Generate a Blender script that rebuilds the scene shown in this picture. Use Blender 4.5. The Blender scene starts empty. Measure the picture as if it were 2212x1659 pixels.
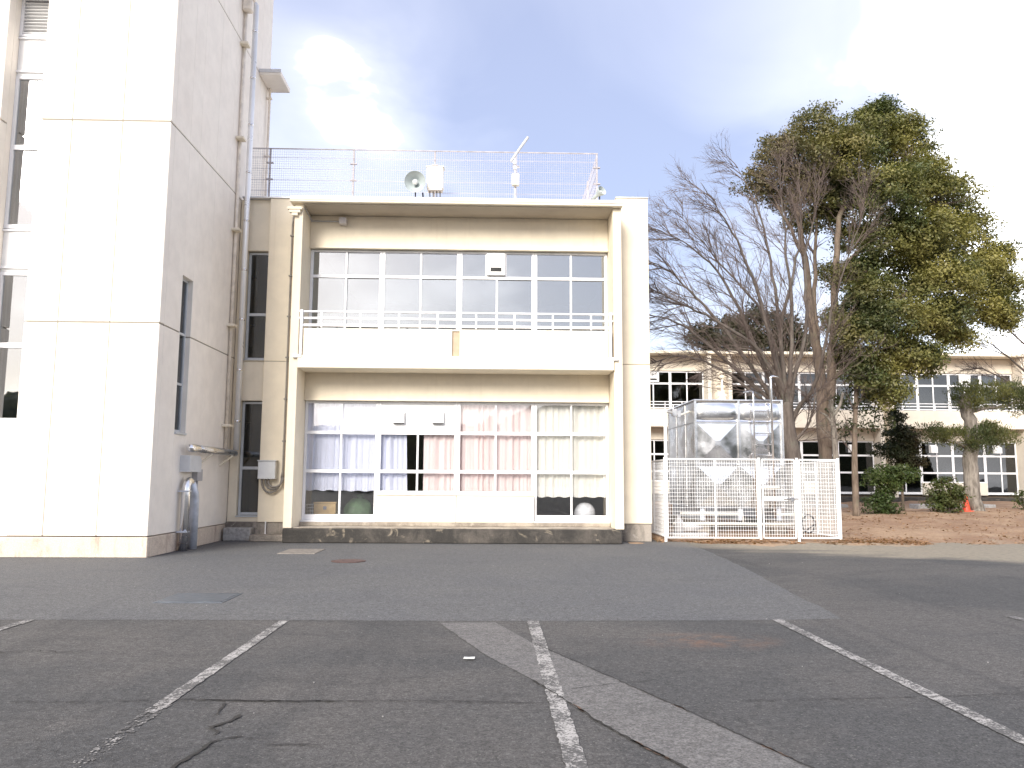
import bpy, math, random
import numpy as np
from mathutils import Vector, Matrix

# ------------------------------------------------------------------ camera, sky, sun, exposure
S = bpy.context.scene
COL = S.collection
YAW, PITCH, ROLL = math.radians(1.48), math.radians(6.74), math.radians(0.34)
F_ = Vector((math.sin(YAW)*math.cos(PITCH), math.cos(YAW)*math.cos(PITCH), math.sin(PITCH)))
R_ = Vector((math.cos(YAW), -math.sin(YAW), 0.0))
U_ = R_.cross(F_)
R2 = R_*math.cos(ROLL) + U_*math.sin(ROLL)
U2 = U_*math.cos(ROLL) - R_*math.sin(ROLL)
cam = bpy.data.cameras.new('camera')
cam.sensor_width = 36.0
cam.lens = 36.0*1742.0/2212.0
cam.clip_end = 2000.0
camo = bpy.data.objects.new('camera', cam)
COL.objects.link(camo)
M4 = Matrix.Identity(4)
for i in range(3):
    M4[i][0] = R2[i]; M4[i][1] = U2[i]; M4[i][2] = -F_[i]
M4[0][3], M4[1][3], M4[2][3] = 0.0, 0.0, 1.45
camo.matrix_world = M4
S.camera = camo

SUN_EL, SUN_AZ = math.radians(29.0), math.radians(203.0)     # azimuth clockwise from +Y: behind the camera, a little to the left
sdir = Vector((math.sin(SUN_AZ)*math.cos(SUN_EL), math.cos(SUN_AZ)*math.cos(SUN_EL), math.sin(SUN_EL)))
sl = bpy.data.lights.new('sun', 'SUN')
sl.energy = 1.05
sl.angle = math.radians(28.0)
sl.color = (1.0, 0.95, 0.86)
so = bpy.data.objects.new('sun', sl)
COL.objects.link(so)
so.rotation_euler = sdir.to_track_quat('Z', 'Y').to_euler()
so.location = (-10, -30, 30)

S.view_settings.view_transform = 'Standard'
S.view_settings.look = 'None'
S.view_settings.gamma = 1.0
S.view_settings.use_curve_mapping = False
S.view_settings.exposure = 2.6
S.render.engine = 'CYCLES'
S.render.resolution_x, S.render.resolution_y = 1024, 768


class NT:
    """small node-tree writer"""
    def __init__(s, tree):
        s.t = tree; s.n = tree.nodes; s.l = tree.links

    def new(s, kind, **kw):
        nd = s.n.new(kind)
        for k, v in kw.items():
            setattr(nd, k, v)
        return nd

    def put(s, sock, v):
        if isinstance(v, bpy.types.NodeSocket):
            s.l.new(v, sock)
        elif v is not None:
            if isinstance(v, (tuple, list)) and len(v) == 3 and getattr(sock, 'type', '') == 'RGBA':
                v = (*v, 1.0)
            sock.default_value = v

    def math(s, op, a, b=None, c=None, clamp=False):
        nd = s.new('ShaderNodeMath', operation=op, use_clamp=clamp)
        s.put(nd.inputs[0], a); s.put(nd.inputs[1], b); s.put(nd.inputs[2], c)
        return nd.outputs[0]

    def vmath(s, op, a, b=None):
        nd = s.new('ShaderNodeVectorMath', operation=op)
        s.put(nd.inputs[0], a); s.put(nd.inputs[1], b)
        return nd.outputs['Value'] if op in ('DOT_PRODUCT', 'LENGTH') else nd.outputs[0]

    def mix(s, f, a, b, mode='MIX'):
        nd = s.new('ShaderNodeMix', data_type='RGBA', blend_type=mode)
        s.put(nd.inputs['Factor'], f)
        s.put(nd.inputs[6], a); s.put(nd.inputs[7], b)
        return nd.outputs[2]

    def noise(s, vec, scale, detail=3.0, rough=0.5, dist=0.0):
        nd = s.new('ShaderNodeTexNoise')
        s.put(nd.inputs['Vector'], vec)
        nd.inputs['Scale'].default_value = scale
        nd.inputs['Detail'].default_value = detail
        nd.inputs['Roughness'].default_value = rough
        nd.inputs['Distortion'].default_value = dist
        return nd.outputs[0]

    def rng(s, v, a, b, c=0.0, d=1.0, smooth=True):
        nd = s.new('ShaderNodeMapRange', interpolation_type='SMOOTHSTEP' if smooth else 'LINEAR')
        s.put(nd.inputs[0], v)
        for i, q in enumerate((a, b, c, d)):
            nd.inputs[i+1].default_value = q
        return nd.outputs[0]


def build_world():
    w = bpy.data.worlds.new('World')
    S.world = w
    w.use_nodes = True
    w.node_tree.nodes.clear()
    N = NT(w.node_tree)
    out = N.new('ShaderNodeOutputWorld')
    bg = N.new('ShaderNodeBackground')
    bg.inputs['Strength'].default_value = 0.1
    N.l.new(bg.outputs[0], out.inputs['Surface'])
    sky = N.new('ShaderNodeTexSky', sky_type='NISHITA')
    sky.sun_disc = False
    sky.sun_elevation = SUN_EL
    sky.sun_rotation = SUN_AZ
    sky.air_density = 1.0
    sky.dust_density = 2.0
    tc = N.new('ShaderNodeTexCoord')
    d = tc.outputs['Generated']
    sep = N.new('ShaderNodeSeparateXYZ')
    N.l.new(d, sep.inputs[0])
    z = N.math('ADD', N.math('MAXIMUM', sep.outputs[2], 0.0), 0.30)
    cx = N.new('ShaderNodeCombineXYZ')
    N.put(cx.inputs[0], N.math('DIVIDE', sep.outputs[0], z))
    N.put(cx.inputs[1], N.math('DIVIDE', sep.outputs[1], z))
    cx.inputs[2].default_value = 44.2
    n1 = N.noise(cx.outputs[0], 0.95, 3.0, 0.45, 0.3)
    n2 = N.noise(cx.outputs[0], 3.0, 5.0, 0.50, 0.5)
    field = N.math('ADD', N.math('MULTIPLY', n1, 0.7), N.math('MULTIPLY', n2, 0.3))

    tex = N.rng(n2, 0.32, 0.68, 0.38, 1.45)

    def lobe(v, a, b, k, textured=True):
        vv = Vector(v).normalized()
        dp = N.math('ARCCOSINE', N.math('MINIMUM', N.vmath('DOT_PRODUCT', d, tuple(vv)), 1.0))
        q = N.rng(dp, math.radians(a), math.radians(b), k, 0.0)
        return N.math('MULTIPLY', q, tex) if textured else q
    # bright breaks of the overcast that the photograph shows, and the thick grey bank between them
    bright = N.math('ADD', N.math('ADD', lobe((-0.147, 0.883, 0.445), 0.0, 6.5, 0.52), lobe((-0.16, 0.89, 0.40), 0.0, 15.0, 0.15)), lobe((0.66, 0.70, 0.36), 5.0, 31.0, 0.50))
    bank = lobe((0.13, 0.88, 0.40), 0.0, 29.0, 0.24, False)
    low = N.rng(sep.outputs[2], 0.04, 0.40, 0.30, 0.0)
    amp = N.math('ADD', N.math('MULTIPLY', N.math('SUBTRACT', field, 0.5), 1.25), 0.27)
    fld = N.math('SUBTRACT', N.math('ADD', N.math('ADD', amp, bright), low), bank)
    c1 = N.mix(N.rng(fld, 0.02, 0.52, 0.0, 1.0, False), (0.80, 0.86, 1.21), (1.62, 1.62, 1.84))
    cloud = N.mix(N.rng(fld, 0.48, 1.10, 0.0, 1.0, False), c1, (8.6, 8.45, 8.4))
    col = N.mix(0.86, sky.outputs[0], cloud)
    N.l.new(col, bg.inputs['Color'])


build_world()

# ------------------------------------------------------------------ materials
MATS = {}


def mat_base(name):
    m = bpy.data.materials.new(name)
    m.use_nodes = True
    nt = m.node_tree
    nt.nodes.clear()
    N = NT(nt)
    out = N.new('ShaderNodeOutputMaterial')
    p = N.new('ShaderNodeBsdfPrincipled')
    N.l.new(p.outputs[0], out.inputs['Surface'])
    MATS[name] = m
    N.pos = N.new('ShaderNodeNewGeometry').outputs['Position']
    N.p = p; N.out = out
    return N


def stretch(N, sx, sy, sz):
    mp = N.new('ShaderNodeMapping')
    mp.inputs['Scale'].default_value = (sx, sy, sz)
    N.l.new(N.pos, mp.inputs['Vector'])
    return mp.outputs[0]


def bump(N, h, strength=0.3, dist=0.01):
    b = N.new('ShaderNodeBump')
    b.inputs['Strength'].default_value = strength
    b.inputs['Distance'].default_value = dist
    N.put(b.inputs['Height'], h)
    N.l.new(b.outputs[0], N.p.inputs['Normal'])


def simple(name, col, rough=0.6, metal=0.0, var=0.12, scale=6.0, spec=0.5, bmp=0.0):
    N = mat_base(name)
    n = N.noise(N.pos, scale, 5.0, 0.6)
    k = N.rng(n, 0.3, 0.7, 1.0-var, 1.0+var)
    c = N.mix(1.0, col, k, 'MULTIPLY')
    N.put(N.p.inputs['Base Color'], c)
    N.put(N.p.inputs['Roughness'], N.rng(n, 0.3, 0.7, max(rough-0.08, 0.02), min(rough+0.08, 1)))
    N.p.inputs['Metallic'].default_value = metal
    N.p.inputs['Specular IOR Level'].default_value = spec
    if bmp:
        bump(N, N.noise(N.pos, 60.0, 4.0), bmp, 0.004)


def painted_wall(name, col, stain, amount=0.35, streak=0.35):
    N = mat_base(name)
    big = N.noise(N.pos, 0.55, 5.0, 0.6)
    mid = N.noise(N.pos, 3.0, 5.0, 0.6)
    st = N.noise(stretch(N, 7.0, 7.0, 0.35), 1.0, 5.0, 0.62)
    f1 = N.rng(big, 0.42, 0.75, 0.0, amount)
    f2 = N.rng(st, 0.52, 0.78, 0.0, streak)
    c = N.mix(f1, col, stain)
    c = N.mix(f2, c, stain)
    k = N.rng(mid, 0.25, 0.75, 0.95, 1.04)
    c = N.mix(1.0, c, k, 'MULTIPLY')
    N.put(N.p.inputs['Base Color'], c)
    N.p.inputs['Roughness'].default_value = 0.78
    N.p.inputs['Specular IOR Level'].default_value = 0.3
    bump(N, N.noise(N.pos, 45.0, 5.0, 0.65), 0.22, 0.006)


painted_wall('cream_wall', (0.80, 0.715, 0.57), (0.66, 0.56, 0.43), 0.28, 0.30)
painted_wall('tower_wall', (0.88, 0.82, 0.74), (0.79, 0.71, 0.63), 0.35, 0.20)
painted_wall('balcony_paint', (0.80, 0.725, 0.585), (0.62, 0.52, 0.38), 0.22, 0.32)
painted_wall('far_wall', (0.68, 0.615, 0.52), (0.56, 0.48, 0.39), 0.35, 0.3)
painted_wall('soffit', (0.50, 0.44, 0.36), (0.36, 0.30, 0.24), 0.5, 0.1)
painted_wall('joint', (0.30, 0.27, 0.22), (0.24, 0.21, 0.17), 0.4, 0.2)


def stained_concrete(name, light, dark, spot, lo=0.38, hi=0.62):
    N = mat_base(name)
    a = N.noise(N.pos, 1.7, 7.0, 0.68, 0.4)
    b = N.noise(stretch(N, 5.0, 5.0, 0.9), 1.0, 6.0, 0.7)
    v = N.noise(N.pos, 3.1, 6.0, 0.65, 1.0)
    c = N.mix(N.rng(a, lo, hi), dark, light)
    c = N.mix(N.rng(b, 0.50, 0.70, 0.0, 0.75), c, dark)
    c = N.mix(N.rng(v, 0.58, 0.70, 0.0, 0.85), c, spot)
    g = N.noise(N.pos, 55.0, 4.0, 0.7)
    c = N.mix(1.0, c, N.rng(g, 0.25, 0.75, 0.75, 1.2), 'MULTIPLY')
    N.put(N.p.inputs['Base Color'], c)
    N.p.inputs['Roughness'].default_value = 0.92
    bump(N, N.math('ADD', g, N.math('MULTIPLY', a, 2.0)), 0.6, 0.012)


stained_concrete('plinth_dark', (0.095, 0.083, 0.072), (0.036, 0.033, 0.030), (0.25, 0.21, 0.16), 0.40, 0.70)
stained_concrete('step_top', (0.40, 0.35, 0.29), (0.24, 0.205, 0.17), (0.45, 0.40, 0.33))
stained_concrete('tower_base', (0.62, 0.53, 0.44), (0.36, 0.26, 0.21), (0.70, 0.62, 0.54), 0.26, 0.50)
stained_concrete('wall_base', (0.34, 0.30, 0.26), (0.16, 0.14, 0.12), (0.46, 0.42, 0.38))


def asphalt(name, base, warm, dark, speck, dust=0.0):
    N = mat_base(name)
    big = N.noise(N.pos, 0.35, 6.0, 0.6, 0.5)
    mid = N.noise(stretch(N, 0.8, 2.2, 1.0), 1.0, 6.0, 0.62, 0.6)
    blot = N.noise(N.pos, 1.3, 5.0, 0.6, 0.3)
    c = N.mix(N.rng(big, 0.40, 0.60), base, warm)
    tyre = N.noise(stretch(N, 1.6, 0.16, 1.0), 1.0, 4.0, 0.6, 0.8)
    c = N.mix(N.rng(tyre, 0.55, 0.72, 0.0, 0.45), c, dark)
    oil = N.noise(N.pos, 2.4, 4.0, 0.55, 0.6)
    c = N.mix(N.rng(oil, 0.68, 0.76, 0.0, 0.6), c, dark)
    c = N.mix(N.rng(mid, 0.50, 0.75, 0.0, 0.55), c, dark)
    c = N.mix(N.rng(blot, 0.62, 0.76, 0.0, 0.45), c, speck)
    vor = N.new('ShaderNodeTexVoronoi')
    N.l.new(N.pos, vor.inputs['Vector'])
    vor.inputs['Scale'].default_value = 110.0
    chips = vor.outputs['Color']
    sepc = N.new('ShaderNodeSeparateColor')
    N.l.new(chips, sepc.inputs[0])
    vor2 = N.new('ShaderNodeTexVoronoi')
    N.l.new(N.pos, vor2.inputs['Vector'])
    vor2.inputs['Scale'].default_value = 42.0
    sep2 = N.new('ShaderNodeSeparateColor')
    N.l.new(vor2.outputs['Color'], sep2.inputs[0])
    k = N.math('MULTIPLY', N.rng(sepc.outputs[0], 0.0, 1.0, 0.62, 1.38, False), N.rng(sep2.outputs[0], 0.0, 1.0, 0.84, 1.16, False))
    fine = N.noise(N.pos, 14.0, 4.0, 0.7)
    k = N.math('MULTIPLY', k, N.rng(fine, 0.3, 0.7, 0.86, 1.14))
    c = N.mix(1.0, c, k, 'MULTIPLY')
    c = N.mix(N.rng(sepc.outputs[1], 0.972, 0.99, 0.0, 0.55), c, (0.20, 0.19, 0.18))
    if dust:
        # pale sand washed onto the edge of the yard below the planting bed
        sp = N.new('ShaderNodeSeparateXYZ')
        N.l.new(N.pos, sp.inputs[0])
        edge = N.math('ADD', N.math('SUBTRACT', sp.outputs[1], 16.1), N.math('MULTIPLY', N.math('SUBTRACT', N.noise(stretch(N, 0.22, 0.55, 1.0), 1.0, 5.0, 0.6), 0.5), 6.5))
        edge = N.math('ADD', edge, N.math('MULTIPLY', N.math('SUBTRACT', sp.outputs[0], 8.0), 0.50))
        m = N.math('MULTIPLY', N.rng(edge, -0.9, 0.7), N.rng(sp.outputs[0], 3.2, 5.8))
        grain = N.noise(N.pos, 9.0, 6.0, 0.75)
        m = N.math('MULTIPLY', m, N.rng(grain, 0.30, 0.58, 0.45, 1.0))
        c = N.mix(N.math('MULTIPLY', m, dust), c, (0.27, 0.235, 0.18))
        # a faint rust bloom
        rp = N.vmath('LENGTH', N.vmath('SUBTRACT', stretch(N, 1.0, 1.6, 1.0), (2.0, 12.0, 0.0)))
        rm = N.math('MULTIPLY', N.rng(rp, 0.15, 0.85, 1.0, 0.0), N.rng(N.noise(N.pos, 4.0, 6.0, 0.7), 0.40, 0.66, 0.0, 0.55))
        c = N.mix(rm, c, (0.20, 0.105, 0.065))
    N.put(N.p.inputs['Base Color'], c)
    N.p.inputs['Roughness'].default_value = 0.88
    N.p.inputs['Specular IOR Level'].default_value = 0.35
    bump(N, N.math('ADD', vor.outputs['Distance'], N.math('MULTIPLY', fine, 0.8)), 0.55, 0.006)


asphalt('asphalt_old', (0.0602, 0.0597, 0.0602), (0.0846, 0.0800, 0.0768), (0.0384, 0.0383, 0.0397), (0.0985, 0.0942, 0.0896), 0.95)
asphalt('asphalt_new', (0.0972, 0.0982, 0.1024), (0.1056, 0.1053, 0.1066), (0.0792, 0.0800, 0.0834), (0.1161, 0.1157, 0.1161), 0.75)
asphalt('asphalt_trench', (0.1230, 0.1186, 0.1164), (0.1361, 0.1296, 0.1252), (0.0978, 0.0955, 0.0923), (0.1493, 0.1428, 0.1384))


def paint_line(name, lo, hi):
    N = mat_base(name)
    w = N.noise(N.pos, 16.0, 6.0, 0.8)
    w2 = N.noise(N.pos, 2.6, 4.0, 0.6)
    vor = N.new('ShaderNodeTexVoronoi')
    N.l.new(N.pos, vor.inputs['Vector'])
    vor.inputs['Scale'].default_value = 95.0
    sc = N.new('ShaderNodeSeparateColor')
    N.l.new(vor.outputs['Color'], sc.inputs[0])
    v = N.math('ADD', N.math('ADD', N.math('MULTIPLY', w, 0.55), N.math('MULTIPLY', w2, 0.45)), N.math('MULTIPLY', sc.outputs[0], 0.16))
    f = N.rng(v, lo, hi)
    c = N.mix(f, (0.36, 0.345, 0.33), (0.078, 0.075, 0.073))
    N.put(N.p.inputs['Base Color'], c)
    N.p.inputs['Roughness'].default_value = 0.85


paint_line('line_paint', 0.50, 0.62)
paint_line('line_faded', 0.30, 0.47)


def glass(name, refl, tint=(0.92, 0.96, 0.95), dim=1.0):
    m = bpy.data.materials.new(name)
    m.use_nodes = True
    m.node_tree.nodes.clear()
    N = NT(m.node_tree)
    out = N.new('ShaderNodeOutputMaterial')
    tr = N.new('ShaderNodeBsdfTransparent')
    tr.inputs[0].default_value = (*[q*dim for q in tint], 1)
    gl = N.new('ShaderNodeBsdfGlossy')
    gl.inputs['Roughness'].default_value = 0.015
    gl.inputs['Color'].default_value = (0.95, 0.97, 1.0, 1)
    geo = N.new('ShaderNodeNewGeometry')
    b = N.new('ShaderNodeBump')
    b.inputs['Strength'].default_value = 0.05
    b.inputs['Distance'].default_value = 0.02
    N.put(b.inputs['Height'], N.noise(geo.outputs['Position'], 1.7, 2.0))
    N.l.new(b.outputs[0], gl.inputs['Normal'])
    fr = N.new('ShaderNodeFresnel')
    fr.inputs['IOR'].default_value = 1.5
    f = N.math('ADD', N.math('MULTIPLY', fr.outputs[0], 1.0-refl), refl, clamp=True)
    mx = N.new('ShaderNodeMixShader')
    N.l.new(f, mx.inputs[0])
    N.l.new(tr.outputs[0], mx.inputs[1])
    N.l.new(gl.outputs[0], mx.inputs[2])
    N.l.new(mx.outputs[0], out.inputs['Surface'])
    MATS[name] = m


glass('glass_film', 0.27, (0.55, 0.60, 0.62))
glass('glass_clear', 0.07, (0.985, 0.985, 0.99))
glass('glass_dark', 0.05, (0.45, 0.48, 0.48))
glass('glass_far', 0.05, (0.5, 0.52, 0.53))
glass('glass_tower', 0.30, (0.45, 0.48, 0.5))

simple('white_frame', (0.80, 0.80, 0.82), 0.35, 0.0, 0.05, 3.0)
simple('grey_frame', (0.55, 0.57, 0.59), 0.4, 0.2, 0.08, 3.0)
simple('white_panel', (0.82, 0.82, 0.82), 0.5, 0.0, 0.04, 2.0)
simple('vent_grey', (0.55, 0.52, 0.52), 0.5, 0.0, 0.1)
simple('black_void', (0.02, 0.02, 0.02), 0.7)
simple('interior_wall', (0.42, 0.40, 0.36), 0.8)
simple('interior_dark', (0.10, 0.10, 0.10), 0.8)
simple('floor_wood', (0.20, 0.14, 0.09), 0.5)
simple('stainless', (0.86, 0.86, 0.87), 0.20, 1.0, 0.06, 2.0)
simple('bright_steel', (0.90, 0.90, 0.90), 0.34, 0.35, 0.04, 2.0)
simple('tan_paint', (0.46, 0.36, 0.26), 0.8, 0.0, 0.1)
simple('stainless_dull', (0.60, 0.60, 0.61), 0.32, 1.0, 0.10, 5.0)
simple('galvanised', (0.60, 0.64, 0.72), 0.42, 0.45, 0.12, 8.0)
simple('beige_pipe', (0.78, 0.70, 0.60), 0.55, 0.0, 0.15, 5.0)
simple('box_grey', (0.58, 0.59, 0.60), 0.5, 0.0, 0.08, 3.0)
simple('box_white', (0.74, 0.72, 0.66), 0.5, 0.0, 0.08, 3.0)
simple('conduit', (0.22, 0.20, 0.18), 0.6, 0.0, 0.2)
simple('cable_black', (0.03, 0.03, 0.035), 0.5)
simple('conduit_grey', (0.42, 0.41, 0.42), 0.55)
simple('fence_white', (0.82, 0.82, 0.82), 0.4, 0.0, 0.05, 4.0)
simple('roof_wire', (0.44, 0.42, 0.47), 0.6, 0.2, 0.1)
simple('roof_post', (0.42, 0.39, 0.40), 0.6, 0.1, 0.2)
simple('horn_grey', (0.40, 0.45, 0.46), 0.45, 0.1, 0.08)
simple('flashing', (0.62, 0.62, 0.64), 0.4, 0.3, 0.08)
simple('cover_concrete', (0.20, 0.18, 0.16), 0.9, 0.0, 0.25, 12.0, 0.3, 0.3)
simple('cover_rust', (0.10, 0.062, 0.056), 0.75, 0.2, 0.3, 20.0, 0.4, 0.4)
simple('cover_steel', (0.11, 0.125, 0.145), 0.45, 0.4, 0.2, 9.0, 0.5, 0.2)
simple('crack', (0.022, 0.020, 0.018), 0.95)
simple('crack_soil', (0.10, 0.06, 0.04), 0.95, 0.0, 0.4, 30.0)
simple('cardboard', (0.50, 0.36, 0.18), 0.8, 0.0, 0.1)
simple('label_grey', (0.22, 0.22, 0.25), 0.7)
simple('green_bag', (0.07, 0.13, 0.06), 0.6, 0.0, 0.3)
simple('ball_white', (0.80, 0.82, 0.86), 0.4)
simple('cone_red', (0.72, 0.075, 0.035), 0.5, 0.0, 0.1)
simple('coping', (0.60, 0.58, 0.54), 0.6, 0.0, 0.2, 3.0)
simple('litter', (0.55, 0.55, 0.54), 0.7)
simple('grey_stone', (0.33, 0.32, 0.31), 0.9, 0.0, 0.25, 14.0, 0.3, 0.4)


def curtain_mat(name, col):
    N = mat_base(name)
    d = N.new('ShaderNodeBsdfDiffuse')
    t = N.new('ShaderNodeBsdfTranslucent')
    n = N.noise(stretch(N, 9.0, 9.0, 0.3), 1.0, 3.0)
    c = N.mix(1.0, col, N.rng(n, 0.3, 0.7, 0.9, 1.06), 'MULTIPLY')
    N.put(d.inputs[0], c); N.put(t.inputs[0], c)
    mx = N.new('ShaderNodeMixShader')
    mx.inputs[0].default_value = 0.05
    N.l.new(d.outputs[0], mx.inputs[1]); N.l.new(t.outputs[0], mx.inputs[2])
    N.l.new(mx.outputs[0], N.out.inputs['Surface'])


curtain_mat('curtain_blue', (0.80, 0.825, 0.95))
curtain_mat('curtain_pink', (0.96, 0.83, 0.81))
curtain_mat('curtain_cream', (0.95, 0.93, 0.86))
curtain_mat('curtain_white', (0.80, 0.80, 0.80))


def leaf_mat(name, dark, light, brown):
    N = mat_base(name)
    at = N.new('ShaderNodeAttribute', attribute_name='tint')
    sc = N.new('ShaderNodeSeparateColor')
    N.l.new(at.outputs['Color'], sc.inputs[0])
    c = N.mix(sc.outputs[0], dark, light)
    c = N.mix(sc.outputs[1], c, brown)
    N.put(N.p.inputs['Base Color'], c)
    N.p.inputs['Roughness'].default_value = 0.5
    N.p.inputs['Specular IOR Level'].default_value = 0.35
    t = N.new('ShaderNodeBsdfTranslucent')
    N.put(t.inputs[0], N.mix(1.0, c, (1.3, 1.4, 0.7), 'MULTIPLY'))
    mx = N.new('ShaderNodeMixShader')
    mx.inputs[0].default_value = 0.30
    N.l.new(N.p.outputs[0], mx.inputs[1]); N.l.new(t.outputs[0], mx.inputs[2])
    N.l.new(mx.outputs[0], N.out.inputs['Surface'])


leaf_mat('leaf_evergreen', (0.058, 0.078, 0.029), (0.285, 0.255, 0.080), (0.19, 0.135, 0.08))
leaf_mat('leaf_dark', (0.022, 0.034, 0.016), (0.060, 0.070, 0.024), (0.075, 0.050, 0.030))
leaf_mat('leaf_pine', (0.050, 0.068, 0.026), (0.160, 0.160, 0.050), (0.130, 0.090, 0.040))
leaf_mat('leaf_shrub', (0.035, 0.060, 0.018), (0.085, 0.120, 0.028), (0.110, 0.065, 0.030))
leaf_mat('leaf_far', (0.028, 0.036, 0.020), (0.075, 0.070, 0.032), (0.070, 0.045, 0.030))
leaf_mat('leaf_litter', (0.26, 0.13, 0.065), (0.42, 0.26, 0.15), (0.17, 0.095, 0.055))


def bark(name, a, b, lich):
    N = mat_base(name)
    n = N.noise(stretch(N, 9.0, 9.0, 2.0), 1.0, 6.0, 0.7)
    l = N.noise(N.pos, 2.2, 5.0, 0.7)
    c = N.mix(N.rng(n, 0.35, 0.65), a, b)
    c = N.mix(N.rng(l, 0.52, 0.70, 0.0, 0.7), c, lich)
    N.put(N.p.inputs['Base Color'], c)
    N.p.inputs['Roughness'].default_value = 0.9
    bump(N, n, 0.7, 0.03)


bark('bark_grey', (0.070, 0.055, 0.046), (0.125, 0.102, 0.088), (0.115, 0.115, 0.09))
bark('bark_brown', (0.10, 0.072, 0.054), (0.19, 0.145, 0.11), (0.12, 0.12, 0.08))
bark('bark_pine', (0.10, 0.085, 0.07), (0.25, 0.22, 0.19), (0.30, 0.29, 0.24))
bark('bark_twig', (0.085, 0.062, 0.054), (0.12, 0.09, 0.078), (0.10, 0.08, 0.07))


def soil_mat():
    N = mat_base('soil')
    a = N.noise(N.pos, 0.6, 6.0, 0.65, 0.5)
    b = N.noise(N.pos, 7.0, 6.0, 0.75)
    c = N.mix(N.rng(a, 0.36, 0.66), (0.25, 0.15, 0.09), (0.36, 0.245, 0.155))
    c = N.mix(N.rng(b, 0.45, 0.70, 0.0, 0.6), c, (0.19, 0.105, 0.062))
    c = N.mix(1.0, c, N.rng(N.noise(N.pos, 60.0, 4.0, 0.8), 0.25, 0.75, 0.65, 1.35), 'MULTIPLY')
    sp = N.new('ShaderNodeSeparateXYZ')
    N.l.new(N.pos, sp.inputs[0])
    e = N.math('ADD', sp.outputs[1], N.math('MULTIPLY', N.math('SUBTRACT', a, 0.5), 5.0))
    c = N.mix(N.math('MULTIPLY', N.rng(e, 17.6, 19.4, 0.9, 0.0), N.rng(b, 0.3, 0.6, 0.5, 1.0)), c, (0.33, 0.285, 0.215))
    N.put(N.p.inputs['Base Color'], c)
    N.p.inputs['Roughness'].default_value = 0.95
    bump(N, b, 0.8, 0.05)


soil_mat()

# ------------------------------------------------------------------ builders
def mesh_from(name, verts, faces, mat, smooth=False):
    me = bpy.data.meshes.new(name)
    me.from_pydata([tuple(v) for v in verts], [], faces)
    me.materials.append(MATS[mat])
    if smooth:
        me.polygons.foreach_set('use_smooth', [True]*len(me.polygons))
    me.update()
    return me


def wloc(o):
    p = Vector((0, 0, 0))
    while o is not None:
        p += o.location
        o = o.parent
    return p


def link(name, me, loc=(0, 0, 0), parent=None, rot=None):
    o = bpy.data.objects.new(name, me)
    COL.objects.link(o)
    o.location = Vector(loc) - (wloc(parent) if parent else Vector((0, 0, 0)))
    if parent:
        o.parent = parent
    if rot:
        o.rotation_euler = rot
    return o


def tag(o, label=None, cat=None, group=None, kind=None):
    if label: o['label'] = label
    if cat: o['category'] = cat
    if group: o['group'] = group
    if kind: o['kind'] = kind
    return o


def thing(name, loc, label, cat, group=None):
    return tag(link(name, None, loc), label, cat, group)


def chamfer_box(hx, hy, hz, b):
    h = (hx, hy, hz)
    V = []; idx = {}
    for sx in (-1, 1):
        for sy in (-1, 1):
            for sz in (-1, 1):
                s = (sx, sy, sz)
                for a in range(3):
                    v = [s[i]*(h[i] if i == a else h[i]-b) for i in range(3)]
                    idx[(s, a)] = len(V); V.append(v)
    Fc = []
    def add(f):
        p = [Vector(V[i]) for i in f]
        n = (p[1]-p[0]).cross(p[2]-p[0])
        c = sum(p, Vector())/len(p)
        Fc.append(f if n.dot(c) > 0 else f[::-1])
    def sg(a, sa, b_, sb, c, sc):
        s = [0, 0, 0]; s[a] = sa; s[b_] = sb; s[c] = sc
        return tuple(s)
    for a in range(3):
        b_, c = (a+1) % 3, (a+2) % 3
        for sa in (-1, 1):
            add([idx[(sg(a, sa, b_, p, c, q), a)] for p, q in ((-1, -1), (1, -1), (1, 1), (-1, 1))])
    for a, b_, c in ((0, 1, 2), (1, 2, 0), (2, 0, 1)):
        for sa in (-1, 1):
            for sb in (-1, 1):
                k0 = sg(a, sa, b_, sb, c, -1); k1 = sg(a, sa, b_, sb, c, 1)
                add([idx[(k0, a)], idx[(k1, a)], idx[(k1, b_)], idx[(k0, b_)]])
    for sx in (-1, 1):
        for sy in (-1, 1):
            for sz in (-1, 1):
                add([idx[((sx, sy, sz), a)] for a in range(3)])
    return V, Fc


BOXC = {}


def piece(name, mat, x0, x1, y0, y1, z0, z1, parent=None, b=0.006, rot=None):
    """one box-shaped part with softened edges; alike pieces share a mesh"""
    hx, hy, hz = abs(x1-x0)/2, abs(y1-y0)/2, abs(z1-z0)/2
    b = min(b, hx*0.45, hy*0.45, hz*0.45)
    key = (mat, round(hx, 4), round(hy, 4), round(hz, 4), round(b, 4))
    if key not in BOXC:
        V, Fc = chamfer_box(hx, hy, hz, b)
        BOXC[key] = mesh_from(name, V, Fc, mat)
    return link(name, BOXC[key], ((x0+x1)/2, (y0+y1)/2, (z0+z1)/2), parent, rot)


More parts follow.
